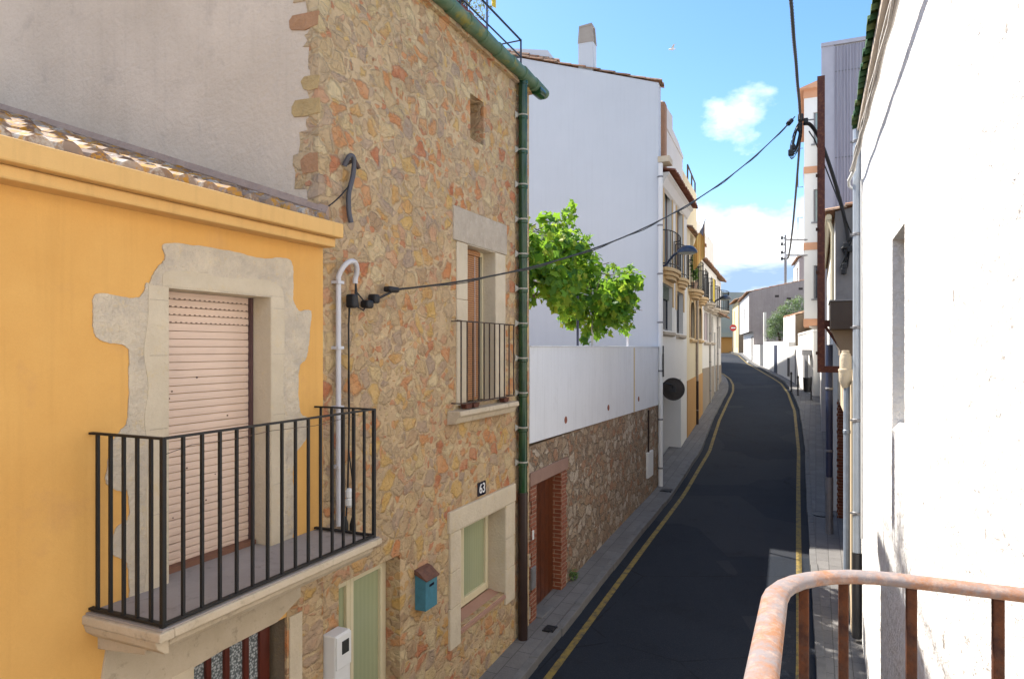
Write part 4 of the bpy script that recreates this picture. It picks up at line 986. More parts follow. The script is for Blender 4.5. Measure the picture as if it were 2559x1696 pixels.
pipe('downpipe', 'pale downpipe on the taupe base of the house past the cream one', 13.16, -.05, -2.40, 1.5, plain('grey_buff_pipe', (.40, .37, .33), .5), .045)
pipe('downpipe', 'pale downpipe at the junction of the last two row houses', 16.9, -.05, -2.06, 1.5, plain('greyish_pipe', (.44, .42, .40), .5), .045)

def street_lamp(label, x, z, reach, frame, group):
    t = thing('street_lamp', label, 'street lamp', frame, (x, 0, z), group)
    b = MB(); b.tube([(x + .3, .0, z - .30), (x + .25, -.15, z - .28), (x + .1, -reach * .5, z - .05), (x, -reach * .72, z + .03)], .03, 8); b.box(x + .22, x + .38, -.03, .01, z - .45, z - .15); b.build('arm', 'lamp_blue', t, smooth=True)
    b = MB()
    for k in range(9): pass
    cx_, cy_ = x - .02, -reach
    b.lathe((cx_, cy_, z), [(.25, -.02), (.25, .02), (.22, .08), (.15, .14), (.05, .17), (.02, .175)], 18)
    b.tube([(cx_, cy_ + .1, z + .10), (x, -reach * .7, z + .02)], .06, 8); b.build('hood', 'lamp_blue', t, smooth=True)
    b = MB(); b.lathe((cx_, cy_, z), [(.03, -.06), (.17, -.05), (.22, -.022)], 16); b.build('lens', 'lamp_glass', t, smooth=True)
street_lamp('dark blue dome street lamp by the near balcony of the white house', -.1, 2.42, .74, R, 'dome lamps on the left row')
street_lamp('small distant dark street lamp above the last doors of the row', 12.2, 2.05, .75, R, 'dome lamps on the left row')
t = thing('traffic_mirror', 'round convex traffic mirror with a dark back, hung by the garage', 'mirror', R, (.4, -.3, -1.1))
b = MB(); b.lathe((.62, -.28, -1.10), [(.02, -.045), (.14, -.04), (.235, -.022), (.26, -.02), (.275, -.03), (.30, -.025), (.305, .01), (.29, .025)], 28, 'x'); b.build('back', plain('mirror_back', (.045, .036, .03), .75, 0, .4, 6), t, smooth=True)
b = MB(); b.lathe((.65, -.28, -1.10), [(.28, .0), (.2, .03), (.02, .045)], 24, 'x'); b.build('glass', plain('mirror_glass', (.6, .62, .65), .05, 1.0, .02), t, smooth=True)
b = MB(); b.box(.555, .58, -.36, -.20, -1.18, -1.02); b.tube([(.57, -.28, -1.06), (.52, -.26, -.98), (.50, -.1, -.94), (.50, .02, -.94)], .02, 6); b.build('arm', 'bin', t)

# ================================================================== RIGHT SIDE OF THE STREET (frame A, facade y = YR)
rw = thing('plastered_house', 'sunlit white house with rough pitted plaster and green glazed eaves tiles', 'house', A, (4.0, YR, -4.2))
MB().wall(-6, 10.43, -4.8, 2.90, YR, [(5.46, 6.30, -.66, .87, .32)], 6, -1).build('wall', 'white_wall', rw)
b = MB(); b.box(-6, 10.44, YR - .3, YR + .055, 2.90, 3.0); b.build('eaves_board', plaster('buff_board', (.50, .42, .34), (.42, .35, .28), 3), rw, bevel=.008)
b = MB(); b.roof(-6, 10.46, YR + .10, YR - 2.6, 2.98, .3, .20, .34, .015); b.build('roof', 'green_tile', rw)
b = MB(); b.prism([(YR - .1, 2.98), (YR - 5.5, 4.6), (YR - 5.5, 2.9), (YR - .1, 2.9)], 'x', -6, 10.4); b.build('roof_bed', 'white_wall', rw)
b = MB(); b.prism([(YR - .05, -.60), (YR - .30, -.60), (YR - .30, -.655), (YR - .0, -.655)], 'x', 5.47, 6.29); b.build('window_sill', 'white_wall', rw)
b = MB(); b.box(5.48, 6.28, YR - .31, YR - .29, -.6, .86); b.build('window_pane', 'dark_pane', rw)
# the rusted balcony rail the picture is taken over
b = MB()
hz = -.535
pts = [(-1.4, -3.64), (1.55, -3.64)] + [(1.55 + .25 * math.sin(a), -3.64 - .25 + .25 * math.cos(a)) for a in [math.pi / 2 * i / 8 for i in range(1, 9)]] + [(1.80, -4.10), (1.80, YR)]
b.tube([(x, y, hz) for x, y in pts], .027, 12, True, (1.0, .55)); hr = b.build('balcony_railing', 'rust', rw, smooth=True, ang=60)
b = MB(); b.tube([(x, y, -1.40) for x, y in pts], .014, 6); b.build('bottom_rail', 'rust_dark', hr, smooth=True)
bx, by, bz = ROOTS[rw.name]
o = MB().bar((0, 0, -1.46), (0, 0, hz - .01), .022).build('baluster', 'rust_dark', None, bevel=.003); o.parent = hr
spots = [(1.80, -3.92), (1.80, -4.085), (1.80, -4.24), (1.80, -3.78 + .0), (1.705, -3.695)] + [(1.40 - .15 * i, -3.64) for i in range(18)]
for i, (x, y) in enumerate(spots):
    loc = (x - bx, y - by, -bz)
    if i == 0: o.location = loc
    else: put(o, hr, loc)
b = MB(); b.box(-1.45, 1.86, YR - .01, -3.60, -1.60, -1.47); b.build('balcony_slab', 'slab', rw, bevel=.01)
t = pipe('downpipe', 'long pale zinc downpipe at the corner of the sunlit plaster house', 10.28, YR + .06, -2.75, 2.93, 'zinc', .05, None, A)
b = MB(); b.tube([(10.28, YR + .06, -3.9), (10.28, YR + .06, -2.76)], .058, 10); b.build('foot', plain('black_iron_foot', (.03, .03, .032), .4), t, smooth=True)
t = thing('painted_cables', 'bundle of whitewashed cables strung along the sunlit plaster wall', 'cable', A, (6, YR, 2.2))
random.seed(4)
for k, (dy, dz) in enumerate(((.12, 0), (.13, -.018), (.115, -.03), (.135, .012))):
    b = MB(); p = []
    for i in range(40):
        x = -4 + 14.2 * i / 39
        p.append((x, YR + dy + .006 * math.sin(i * 1.9 + k), tab([(-4, 1.75), (2, 2.0), (4, 2.12), (7, 2.22), (10.2, 2.36)], x) + dz + .006 * math.sin(i * 1.1 + k * 2) - .012 * abs(math.sin(i * .8))))
    b.tube(p, .014, 6); b.build('strand', plain('whitewashed_cable', (.60, .57, .53), .8, 0, .3, 20), t, smooth=True)
for x in ():
    b = MB(); z = tab([(-4, 1.75), (2, 2.0), (4, 2.12), (7, 2.22), (10.2, 2.36)], x); b.tube([(x, YR, z - .05), (x, YR + .13, z - .03), (x, YR + .15, z + .04)], .012, 5); b.build('bracket', 'tin', t)
b = MB(); b.tube([(10.0, YR + .1, 2.34), (10.25, YR + .16, 2.25), (10.36, YR + .15, 2.2), (10.38, YR + .05, 2.1), (10.3, YR + .02, 2.2)], .022, 6); b.tube([(10.0, YR + .02, 2.2), (10.05, YR + .015, 0), (10.04, YR + .015, -2.5)], .012, 6); b.build('loop', 'white_plastic', t, smooth=True)

# low beige house with a brick-edged garage
PB = -4.17
lo = thing('beige_house', 'low beige house with a brick-edged garage opening beyond the zinc pipe', 'house', A, (10.45, PB, -3.9))
MB().wall(10.47, 17.0, -4.5, -.46, PB, [(11.4, 16.5, -4.0, -1.14, .25)], 6, -1).build('wall', 'stucco_beige', lo)
b = MB(); b.box(10.6, 14.9, PB - 1.6, PB - .35, -.47, .6); b.build('shade_wall', 'olive_wall', lo)  # dark block stands for the shade above the beige wall
b = MB(); z = -3.9; k = 0
while z < -1.15:
    e = .012 * (k % 2) + random.uniform(0, .012); b.box(16.44, 16.5, PB - .25, PB + .012 + e, z, z + .055); z += .062; k += 1
b.build('brick_jamb', 'pier_brick', lo)
b = MB(); b.box(11.42, 16.43, PB - .24, PB - .20, -3.9, -1.15); b.build('garage_door', plain('brown_door', (.10, .045, .025), .5, 0, .3), lo)
t = thing('rain_hopper', 'beige clay rain hopper feeding a blue-grey pipe on the beige house', 'rain hopper', A, (10.6, PB, -3.2))
b = MB(); b.lathe((10.6, PB + .07, -.50), [(.045, -.06), (.06, -.02), (.085, .03), (.09, .17), (.095, .175), (.095, .20), (.078, .205), (.078, .36), (.06, .42), (.05, .425), (.05, .46), (.03, .462)], 14); b.build('hopper', 'cut_stone', t, smooth=True)
b = MB(); b.tube([(10.6, PB + .055, -3.3), (10.6, PB + .055, -.51)], .042, 10); b.lathe((10.6, PB + .055, -1.2), [(.042, 0), (.05, .01), (.05, .05), (.042, .06)], 10); b.build('pipe', plain('blue_grey_pipe', (.26, .31, .38), .4), t, smooth=True)

# taller grey-gabled house beyond it
PG = -4.074
gh = thing('grey_gabled_house', 'house with a bare cement gable and a brown metal balcony box', 'house', A, (15.0, PG, -3.8))
b = MB(); b.wall(15.0, 25.8, .30, 2.66, PG, [(17, 17.9, .6, 2.0, .15), (20, 20.9, .6, 2.0, .15)], 6, -1); b.build('upper_wall', 'far_white', gh)
b = MB(); b.wall(17.02, 25.8, -4.6, .297, PG, [(17.5, 18.6, -3.3, -.9, .2), (22, 23, -3.2, -.9, .2)], 6, -1); b.build('wall', 'far_white', gh)
b = MB(); b.prism([(PG + .001, .31), (PG + .001, 2.70), (PG - 3, 3.25), (PG - 6, 2.9), (PG - 6, .31)], 'x', 14.97, 15.02); b.build('gable', 'dark_grey_wall', gh)
b = MB(); b.roof(14.9, 25.8, PG + .2, PG - 3.2, 2.66, .19, .22, .38); b.build('roof', 'terracotta', gh)
b = MB(); b.tube([(14.98, PG + .12, 2.60), (25.8, PG + .12, 2.55)], .06, 8); b.tube([(15.06, PG + .12, 2.6), (15.06, PG + .05, 2.3), (15.06, PG + .05, .35)], .035, 8); b.build('gutter', 'cream_frame', gh, smooth=True)
for (x0, x1) in ((17, 17.9), (20, 20.9)):
    b = MB(); b.box(x0, x1, PG - .14, PG - .1, .6, 2.0); b.build('window', 'dark_pane', gh)
for (x0, x1) in ((17.5, 18.6), (22, 23)):
    b = MB(); b.box(x0, x1, PG - .19, PG - .12, -3.4, -.9); b.build('door', 'door_wood', gh)
b = MB(); b.box(13.62, 14.95, -4.9, -3.96, .33, .84); bb = b.build('balcony_box', 'brown_metal', gh, bevel=.01)
b = MB(); b.box(13.60, 14.96, -4.92, -3.945, .842, .862); b.build('box_rim', 'tin', bb)
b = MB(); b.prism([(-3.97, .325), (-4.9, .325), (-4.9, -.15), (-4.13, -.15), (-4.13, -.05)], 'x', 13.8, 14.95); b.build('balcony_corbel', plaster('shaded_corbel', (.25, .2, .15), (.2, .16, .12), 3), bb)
t = pipe('downpipe', 'thick navy downpipe behind the rusty steel post', 15.2, -3.97, -2.6, .06, 'navy_pipe', .066, None, A)
b = MB(); b.tube([(15.2, -3.97, -3.75), (15.2, -3.97, -2.61)], .072, 10); b.build('foot', 'tin', t, smooth=True)

# oxide-red steel post on wall arms, carrying the street cables
t = thing('steel_post', 'tall rusty red steel post held off the wall by two arms', 'post', A, (14.0, -3.77, -.5))
b = MB(); px, py = 14.0, -3.81
for s in (-1, 1): b.box(px + s * .065 - .008, px + s * .065 + .008, py - .065, py + .065, -.46, 5.05)
b.box(px - .056, px + .056, py - .007, py + .007, -.46, 5.05); b.build('beam', 'post', t)
for z in (.45, -.40):
    b = MB()
    b.box(px - .05, px + .05, -4.5 if z > 0 else -4.16, py - .066, z - .06, z + .06); b.build('arm', 'post', t, bevel=.005)
b = MB(); b.bar((px, -4.12, .02), (px, py - .07, .40), .05); b.build('strut', 'post', t)
for z in (3.2, 2.2, 1.4, -.1):
    b = MB(); b.box(px - .09, px - .073, py + .03, py + .09, z - .03, z + .03); b.build('bolt', 'rust_dark', t)
hub = Vector((14.0, -3.46, 4.30))
b = MB(); b.tube([(14.0, -3.70, 4.28), (14.0, -3.60, 4.28), tuple(hub)], .014, 6); b.build('cable_hook', 'tin', t)
t = thing('overhead_cable', 'thick braided cable coming overhead to the steel post', 'cable', A, tuple(hub))
pa = sag((-9.0, -3.35, 5.3), tuple(hub), .32, 60)
for ph in (0, 2.09, 4.19):
    b = MB(); b.tube([p + Vector((0, .016 * math.cos(i * 2.2 + ph), .016 * math.sin(i * 2.2 + ph))) for i, p in enumerate(sag((-9.0, -3.35, 5.3), tuple(hub), .32, 260))], .015, 5); b.build('strand', 'grey_cable', t, smooth=True)
t = thing('cable_bundle', 'tangle of black coiled cables hanging at the steel post', 'cable bundle', A, tuple(hub))
random.seed(12)
for k in range(13):
    b = MB(); n = 30; rx, rz = random.uniform(.03, .085), random.uniform(.20, .33); cz = hub.z - .33 + random.uniform(-.09, .07); ph = random.uniform(0, .6)
    pts_ = []
    for i in range(n):
        a_ = 2 * math.pi * i / n; zz = cz + rz * math.sin(a_ + ph)
        pts_.append((hub.x + .03 * math.cos(a_ * 2 + k), hub.y + rx * math.cos(a_) + .27 * (hub.z - zz) - .02, zz))
    b.tube(pts_, .0075, 5); b.build('loop', 'cable', t, smooth=True)
for (dy, dz, l, w_) in ((.0, .04, .07, .05), (-.09, -.03, .05, .04), (.02, -.12, .09, .03), (.17, -.60, .06, .05), (.13, -.5, .05, .04)):
    b = MB(); b.box(hub.x - w_, hub.x + w_, hub.y + dy - w_, hub.y + dy + w_, hub.z + dz - l, hub.z + dz + l); b.build('connector', 'cable', t, bevel=.02)
t = thing('service_cable', 'thin black cable sagging across the street from post to stone house', 'cable', A, (14, -3.4, 4.3))
b = MB(); sp = sag((5.41, -.1, .545), (13.95, -3.36, 4.36), .64, 40)
b.tube(sp, .0105, 5); b.tube([p + Vector((0, .0, .012 * math.sin(i * 1.3) - .01)) for i, p in enumerate(sp)], .007, 4); b.build('line', 'cable', t)
b = MB(); q = sp[-2].lerp(sp[-1], .3); b.tube([sp[-3].lerp(sp[-2], .7), q], .045, 8); b.build('clamp', 'cable', t)
t = thing('wall_feed_cable', 'heavy black cable drooping from the post to the cement gable', 'cable', A, (14.9, -4.3, 1.7))
b = MB(); b.tube(spl([(14.0, -3.52, 4.22), (14.1, -3.64, 4.20), (14.3, -3.82, 3.9), (14.6, -4.06, 3.2), (14.86, -4.24, 2.5), (14.92, -4.30, 2.1)]), .036, 8)
b.tube([(14.1, -3.6, 4.1), (14.2, -3.7, 3.95), (14.92, -4.35, 2.25)], .012, 5); b.build('line', 'cable', t, smooth=True)
random.seed(8)
for k in range(5):
    b = MB(); b.tube([(14.92, -4.30 + random.uniform(-.08, .03), 2.15), (14.90, -4.28 + random.uniform(-.06, .1), 1.95), (14.92, -4.26 + random.uniform(-.05, .1), 1.65 + random.uniform(-.1, .1)), (14.93, -4.32, 1.9)], .018, 5); b.build('loop', 'cable', t, smooth=True)
for (y, z) in ((-4.26, 2.0), (-4.33, 1.93), (-4.24, 1.6), (-4.22, 1.5)):
    b = MB(); b.box(14.86, 14.95, y - .05, y + .05, z - .06, z + .06); b.build('connector', 'cable', t, bevel=.02)

# ================================================================== FARTHER BUILDINGS
CB = Frame(10.91, 24.0, .44, 1)
t = thing('corrugated_building', 'tall block clad in grey corrugated sheet behind the cement gable', 'building', CB, (0, 0, -3.2))
b = MB(); b.box(.02, 9, -7, .0, -4, 10.55); b.build('wall', 'far_white', t)
b = MB(); b.box(-.03, .02, -.38, .03, -3, 10.62); b.build('corner_flashing', 'corrugated_side', t)
n = 64; b = MB()
b.prism([(-.38 - i * .095 / 2 * 1.0, 0) for i in range(2)] + [(-.42, 1)], 'x', 0, .001) if False else None
vs = []
for i in range(n * 4 + 1):
    y = -.38 - i * .10 / 4; xo = -.02 - .035 * (1, .9, 0, 0)[i % 4]
    vs += [(xo, y, -3), (xo, y, 10.5)]
b.add(vs, [(2 * i, 2 * i + 2, 2 * i + 3, 2 * i + 1) for i in range(n * 4)]); b.build('sheeting', 'corrugated', t)
b = MB()
for z in (9.6, 6.6, 3.6): b.box(-.05, -.04, -6.7, -.38, z, z + .03)
b.build('sheet_seam', 'tin', t)
b = MB(); b.box(-.06, .1, -6.8, .04, 10.55, 10.68); b.build('top_flashing', 'corrugated_side', t)

AP = Frame(14.12, 33.0, .44, 1)
t = thing('apartment_block', 'pale apartment block with orange floor bands rising behind the steel post', 'building', AP, (0, 0, -2.1))
MB().wall(-6, .0, 1.36, 12.05, 0, [], 8).build('upper_wall', 'far_white', t) if False else None
F2 = AP
b = MB()
def face(b, ya, yb, za, zb, holes):
    """wall facing down the street (x = 0), openings given as (y0,y1,z0,z1)"""
    tmp = MB().wall(-yb, -ya, za, zb, 0, [(-h[1], -h[0], h[2], h[3], .18) for h in holes], 9)
    b.add([(p[1], -p[0], p[2]) for p in tmp.v], tmp.f)
hol = [(-1.5, -.42, 9.8, 11.3), (-1.5, -.42, 6.05, 7.6), (-1.5, -.42, 2.36, 3.95)]
face(b, -6.5, 0, 1.08, 12.4, hol); b.build('wall', 'far_white', t)
for z0, z1 in ((12.03, 12.42), (8.4, 8.72), (4.71, 5.06), (1.06, 1.39)):
    b = MB(); b.box(-.03, 8.8, -6.4, .03, z0, z1); b.build('orange_band', 'orange_band', t)
for (y0, y1, z0, z1) in hol:
    b = MB(); b.box(.10, .16, y0 + .02, y1 - .02, z0 + .02, z1 - .02); w = b.build('window', 'dark_pane' if z0 < 3 else 'pale_pane', t)
    b = MB(); b.box(.07, .10, (y0 + y1) / 2 - .04, (y0 + y1) / 2 + .04, z0, z1); b.box(.06, .1, y1 - .09, y1 - .02, z0, z1); b.box(-.05, .0, y0 - .1, y1 + .1, z0 - .08, z0 - .01); b.build('frame', 'tin', w)
b = MB(); b.prism([(.3, 12.42), (-6.8, 12.42), (-3.2, 13.6)], 'x', -.3, 9); b.build('roof', 'orange_band', t)
b = MB(); b.prism([(-6.4, -3), (-.75, -3), (-.75, .8), (-.2, 1.07), (-6.4, 1.07)], 'x', .4, 8.8); b.build('ground_floor', 'far_white', t)
for z0, z1 in ((7.9, 9.8), (4.4, 6.4)):
    b = MB(); b.tube([(.6, .05, z0), (.6, .28, z0), (.6, .28, z1), (.6, .05, z1)], .02, 5); b.build('balcony_edge', 'thin_iron', t)
t = thing('cable_bracket', 'grey metal frame with insulators sticking out from the apartment block', 'bracket', W, (13.2, 33.0, 4.0))
b = MB(); b.tube([(13.22, 33.0, 4.15), (13.22, 33.0, 5.45)], .05, 6)
for z in (5.2, 4.45): b.tube([(13.22, 33.0, z + .02), (14.9, 32.95, z)], .04, 6)
b.build('frame', 'tin', t)
for z in (5.3, 5.0, 4.6, 4.3):
    b = MB(); b.tube([(13.22, 33, z), (13.08, 33, z - .02)], .03, 6); b.lathe((13.05, 33, z), [(.03, -.08), (.06, -.05), (.05, .02), (.06, .06), (.03, .09)], 8); b.build('insulator', 'bin', t)
t = thing('long_cable', 'dark cable dropping from the steel post to the far wall bracket', 'cable', W, (13.2, 33, 4.7))
hw = A.world(*hub); hw.z -= EYE
b = MB(); b.tube(sag(tuple(hw + Vector((0, 0, -.2))), (13.22, 33.0, 4.6), 1.1, 30), [.022 + .018 * i / 30 for i in range(31)], 5); b.build('line', 'grey_cable', t)

# long white garden wall on the right, following the bend
def path_wall(b, pts, th):
    """pts: (x, y, zbottom, ztop) along the street side; thickness to the right"""
    P = [Vector((p[0], p[1])) for p in pts]
    out = []
    for i, p in enumerate(P):
        d = (P[min(i + 1, len(P) - 1)] - P[max(i - 1, 0)]).normalized(); out.append(p + Vector((d.y, -d.x)) * th)
    for i in range(len(pts) - 1):
        a, c = pts[i], pts[i + 1]; e, f = out[i], out[i + 1]
        b.add([(a[0], a[1], a[2]), (c[0], c[1], c[2]), (c[0], c[1], c[3]), (a[0], a[1], a[3]), (e.x, e.y, a[2]), (f.x, f.y, c[2]), (f.x, f.y, c[3]), (e.x, e.y, a[3])],
              [(0, 1, 2, 3), (4, 7, 6, 5), (3, 2, 6, 7), (0, 3, 7, 4), (1, 5, 6, 2)])
t = thing('garden_wall', 'long white garden wall curving along the right-hand pavement', 'wall', W, (14.5, 34.6, -2.2))
b = MB(); path_wall(b, [(13.95, 31.6, -3, .75), (14.5, 34.6, -3, .62), (14.51, 34.61, -3, .10), (15.0, 37.0, -3, .06)], .4)
path_wall(b, [(15.002, 37.01, -3, .32), (15.4, 39, -3, .36), (16.0, 42, -3, .38)], .3); path_wall(b, [(16.002, 42.01, -3, .38), (16.75, 45.4, -3, .38)], .3)
path_wall(b, [(17.0, 46.8, -3, .2), (17.7, 50.0, -3, .2)], .3)
b.build('wall', 'far_white', t)
b = MB(); path_wall(b, [(16.72, 45.3, -2, 2.35), (16.79, 45.6, -2, 2.35)], .16); b.build('pillar', 'far_white', t)
def wall_box(b, x, y, w, z0, z1, d=(.2, 1), pr=.03):
    n = math.hypot(*d); u = Vector((d[0] / n, d[1] / n)); m_ = Vector((-u.y, u.x))
    c = Vector((x, y)); q = [c - u * w / 2 + m_ * pr, c + u * w / 2 + m_ * pr, c + u * w / 2 - m_ * .06, c - u * w / 2 - m_ * .06]
    b.prism([(p.x, p.y) for p in q], 'z', z0, z1)
for (x, y, w, z0, z1, m_, nm) in ((15.75, 40.75, .9, -1.5, .15, 'navy_pipe', 'gate'), (15.0, 37.0, .5, -1.55, -.55, 'dark_infill', 'slit_window'), (14.2, 33.0, .8, -2.1, -.2, 'tin', 'gate'), (14.62, 35.2, .12, -1.9, -.1, 'tin', 'pipe')):
    b = MB(); wall_box(b, x, y, w, z0, z1); b.build(nm, m_, t)
b = MB(); path_wall(b, [(14.45, 34.5, .62, .72), (13.93, 31.55, .75, .85)][::-1], .45); b.build('coping', 'far_white', t)
b = MB(); b.prism([(13.6, 31.9), (14.1, 31.8), (14.15, 32.3), (13.75, 32.4)], 'z', -.35, -.1); b.build('porch_slab', 'tin', t)

SE = Frame(15.4, 37.0, .2, 1)
t = thing('small_masonry_house', 'small house with a bare stone gable and two slit windows behind the garden wall', 'house', SE, (0, -.3, -1.7))
b = MB(); b.prism([(0, -2.5), (0, 1.75), (-4, 2.95), (-4, -2.5)], 'x', 0, 3.2); b.build('wall', 'olive_wall', t)
MB().wall(.02, 3.2, -2.5, 1.78, .012, [(1.2, 1.55, .3, 1.5, .06), (1.2, 1.55, -1.6, -.6, .06)], .05).build('street_front', 'far_white', t)
b = MB(); b.box(1.2, 1.55, -.03, -.02, .3, 1.5); b.box(1.2, 1.55, -.03, -.02, -1.6, -.6); b.build('slit_window', 'dark_infill', t)
tmp = MB().roof(-.05, 3.2, .05, -4.2, 1.74, .28, .22, .4); tmp.build('roof', 'terracotta', t)

GC = Frame(17.7, 50.0, .27, 1)
t = thing('mauve_gabled_house', 'white house with a jettied upper storey and a long mauve-grey gable', 'house', GC, (0, 0, -1.1))
MB().wall(.02, 11, -2, 1.16, 0, [(.9, 2.1, -1.05, .85, .35), (4.0, 4.8, -.6, .4, .2)], 6, -1).build('ground_wall', 'far_white', t)
MB().wall(.02, 11, 1.165, 4.0, .32, [(1.6, 2.5, 1.9, 3.1, .2), (4.4, 5.3, 1.9, 3.1, .2), (8.0, 8.9, 1.9, 3.1, .2)], 6, -1).build('upper_wall', 'far_white', t)
b = MB(); b.prism([(.01, -2), (.01, 1.15), (.33, 1.16), (.33, 4.0), (0, 4.15), (-4.2, 5.0), (-9, 5.1), (-9, -2)], 'x', -.02, .02); b.build('gable', 'mauve', t)
b = MB(); b.roof(-.05, 11, .5, -4.2, 4.02, .2, .24, .5); b.build('roof', 'terracotta', t)
b = MB()
for (y, z) in ((-1.6, 3.75), (-3.2, 4.25), (-2.4, 3.55)): b.box(-.03, .0, y - .14, y + .14, z - .09, z + .07)
b.build('vent_hole', 'dark_infill', t)
for x0 in (1.6, 4.4, 8.0):
    b = MB(); b.box(x0, x0 + .9, .14, .2, 1.9, 3.1); b.build('window', 'tin', t)
b = MB(); b.box(.9, 2.1, -.33, -.28, -1.05, .85); b.build('door', 'bin', t)
b = MB(); b.box(.8, 2.4, -.1, .35, -1.15, -1.04); b.build('door_step', 'far_white', t)
b = MB(); b.box(-.04, -.021, -3.6, -1.95, 1.2, 2.55); b.build('shadow_panel', 'dark_infill', t)  # dark panel painted for a shadowed recess behind the tree
RH = Frame(24.4, 58.0, .33, 1)
t = thing('roof_house', 'pale house with clay roofs showing above the mauve gable', 'house', RH, (0, 0, 2.0))
b = MB(); b.wall(.02, 6, 2, 7.6, 0, [(1.2, 2.6, 5.4, 7.0, .25)], 6, -1); b.build('wall', 'far_white', t)
b = MB(); b.prism([(.005, 2), (.005, 7.6), (-3, 8.9), (-6, 8.0), (-6, 2)], 'x', -.03, .02); b.build('gable', 'mauve', t)
b = MB(); b.roof(-.05, 6, .2, -3, 7.6, .4, .3, .6); b.build('roof', 'terracotta', t)
b = MB(); b.box(1.2, 2.6, -.24, -.15, 5.4, 7.0); b.build('window', 'tin', t)
b = MB(); b.tube([(3, .9, 3), (3, .9, 7.9)], .12, 8); b.lathe((3, .9, 7.9), [(.12, 0), (.25, .05), (.25, .12), (.05, .3)], 10); b.build('flue', 'tin', t)

YB = Frame(21.9, 66.0, .25, 1)
t = thing('pale_yellow_house', 'pale yellow house with a clay roof at the far bend', 'house', YB, (0, 0, -.5))
MB().wall(.02, 8, -2, 4.55, 0, [(1.5, 2.3, 0, 1.8, .2), (5, 5.8, 2.4, 3.8, .2)], 6, -1).build('wall', 'far_yellow', t)
b = MB(); b.prism([(.005, -2), (.005, 4.6), (-3, 5.4), (-6, 4.6), (-6, -2)], 'x', -.02, .02); b.build('gable', 'olive_wall', t)  # yellow house's shaded side, its shade put into a dark olive colour
b = MB(); b.roof(-.1, 8, .35, -3, 4.6, .28, .26, .5); b.build('roof', 'terracotta', t)
b = MB(); b.box(1.5, 2.3, -.19, -.1, -.4, 1.8); b.build('door', 'tin', t)
b = MB(); b.box(5, 5.8, -.19, -.1, 2.4, 3.8); b.build('window', 'dark_pane', t)
t = thing('end_building', 'grey-green building closing the street, with an ochre ground floor', 'building', W, (22.5, 78, -.5))
b = MB(); b.wall(15, 27, 1.75, 6.3, 78, [(21.6, 22.6, 4.4, 6.0, .2)], 8); b.build('upper_wall', 'far_grey', t)
b = MB(); b.prism([(15, 6.3), (27, 6.3), (24.2, 6.35), (22.4, 7.3), (20.5, 7.9), (15, 7.9)], 'y', 78, 86); b.build('parapet', 'far_grey', t)
b = MB(); b.wall(15, 25.5, -2, 1.2, 77.4, [(21.9, 22.9, -.5, 1.0, .2)], 6); b.build('ground_wall', 'ochre', t)
b = MB(); b.box(15, 26, 77.0, 78.1, 1.2, 1.76); b.build('canopy', 'far_grey', t)
b = MB(); b.box(21.9, 22.9, 77.45, 77.5, -.5, 1.0); b.build('door', 'green_door', t)
b = MB()
for z in (4.6, 2.9): b.box(21.2, 23.7, 77.4, 78, z, z + .12)
b.build('balcony', 'tin', t)
b = MB()
for z in (4.72, 3.02):
    for i in range(14): b.bar((21.25 + i * .12, 77.45, z), (21.25 + i * .12, 77.45, z + .85), .03)
    b.bar((21.25, 77.45, z + .85), (22.9, 77.45, z + .85), .04)
b.build('balcony_railing', 'thin_iron', t)
b = MB(); b.box(22.9, 24.0, 79, 80, 7.0, 8.0); b.lathe((23.4, 79.5, 8.0), [(.5, 0), (.5, .3), (.1, .4)], 12); b.build('water_tank', 'tin', t)
t = thing('ivy', 'dark green climbing plant under the far building balcony', 'plant', W, (21.8, 77.2, 1.8))
crown([(21.9, 77.2, 2.0, .7, .3, .35), (22.6, 77.2, 2.0, .6, .3, .3), (21.7, 77.3, 2.6, .4, .3, .5)], 500, .16, 0, seed=6).build('foliage', 'pot_leaf', t)
b = MB(); b.tube([(21.8, 77.35, -.5), (21.8, 77.3, 2.2)], .04, 6); b.build('stem', 'bark', t)
t = thing('no_entry_sign', 'round red no-entry sign with a white bar on a thin pole', 'sign', W, (20.1, 62, -.5))
b = MB(); b.tube([(20.1, 62.04, -.55), (20.1, 62.04, 2.1)], .04, 8); b.build('pole', 'tin', t)
b = MB(); b.lathe((20.1, 62, 1.80), [(.30, -.012), (.31, 0), (.30, .012)], 28, 'y'); b.build('disc', 'sign_red', t)
b = MB(); b.box(19.9, 20.3, 61.978, 61.988, 1.745, 1.855); b.build('bar', 'white_enamel', t)
# olive behind the garden wall
t = thing('olive_tree', 'silvery olive tree leaning over the white garden wall', 'tree', W, (18.0, 45.2, -1.3))
random.seed(31); cl = []
for i in range(60):
    u = random.random(); X = 16.95 + 2.4 * u; zt = tab([(0, 1.9), (.3, 2.5), (.6, 3.0), (1, 3.4)], u)
    cl.append((X, 45.0 + random.uniform(-.5, .9), random.uniform(.5 + 1.2 * u, zt), .36, .36, .32))
crown(cl, 5200, .17, 0, .4, 13).build('crown', 'olive_leaf', t)
b = MB(); b.tube([(18.0, 45.2, -1.6), (17.9, 45.1, -.4), (17.6, 45, .8), (17.3, 44.9, 1.5)], [.16, .13, .08, .03], 8); b.tube([(17.9, 45.1, -.4), (18.3, 45.0, .8), (18.8, 45.0, 2.4)], [.12, .08, .03], 8); b.build('trunk', 'bark', t, smooth=True)
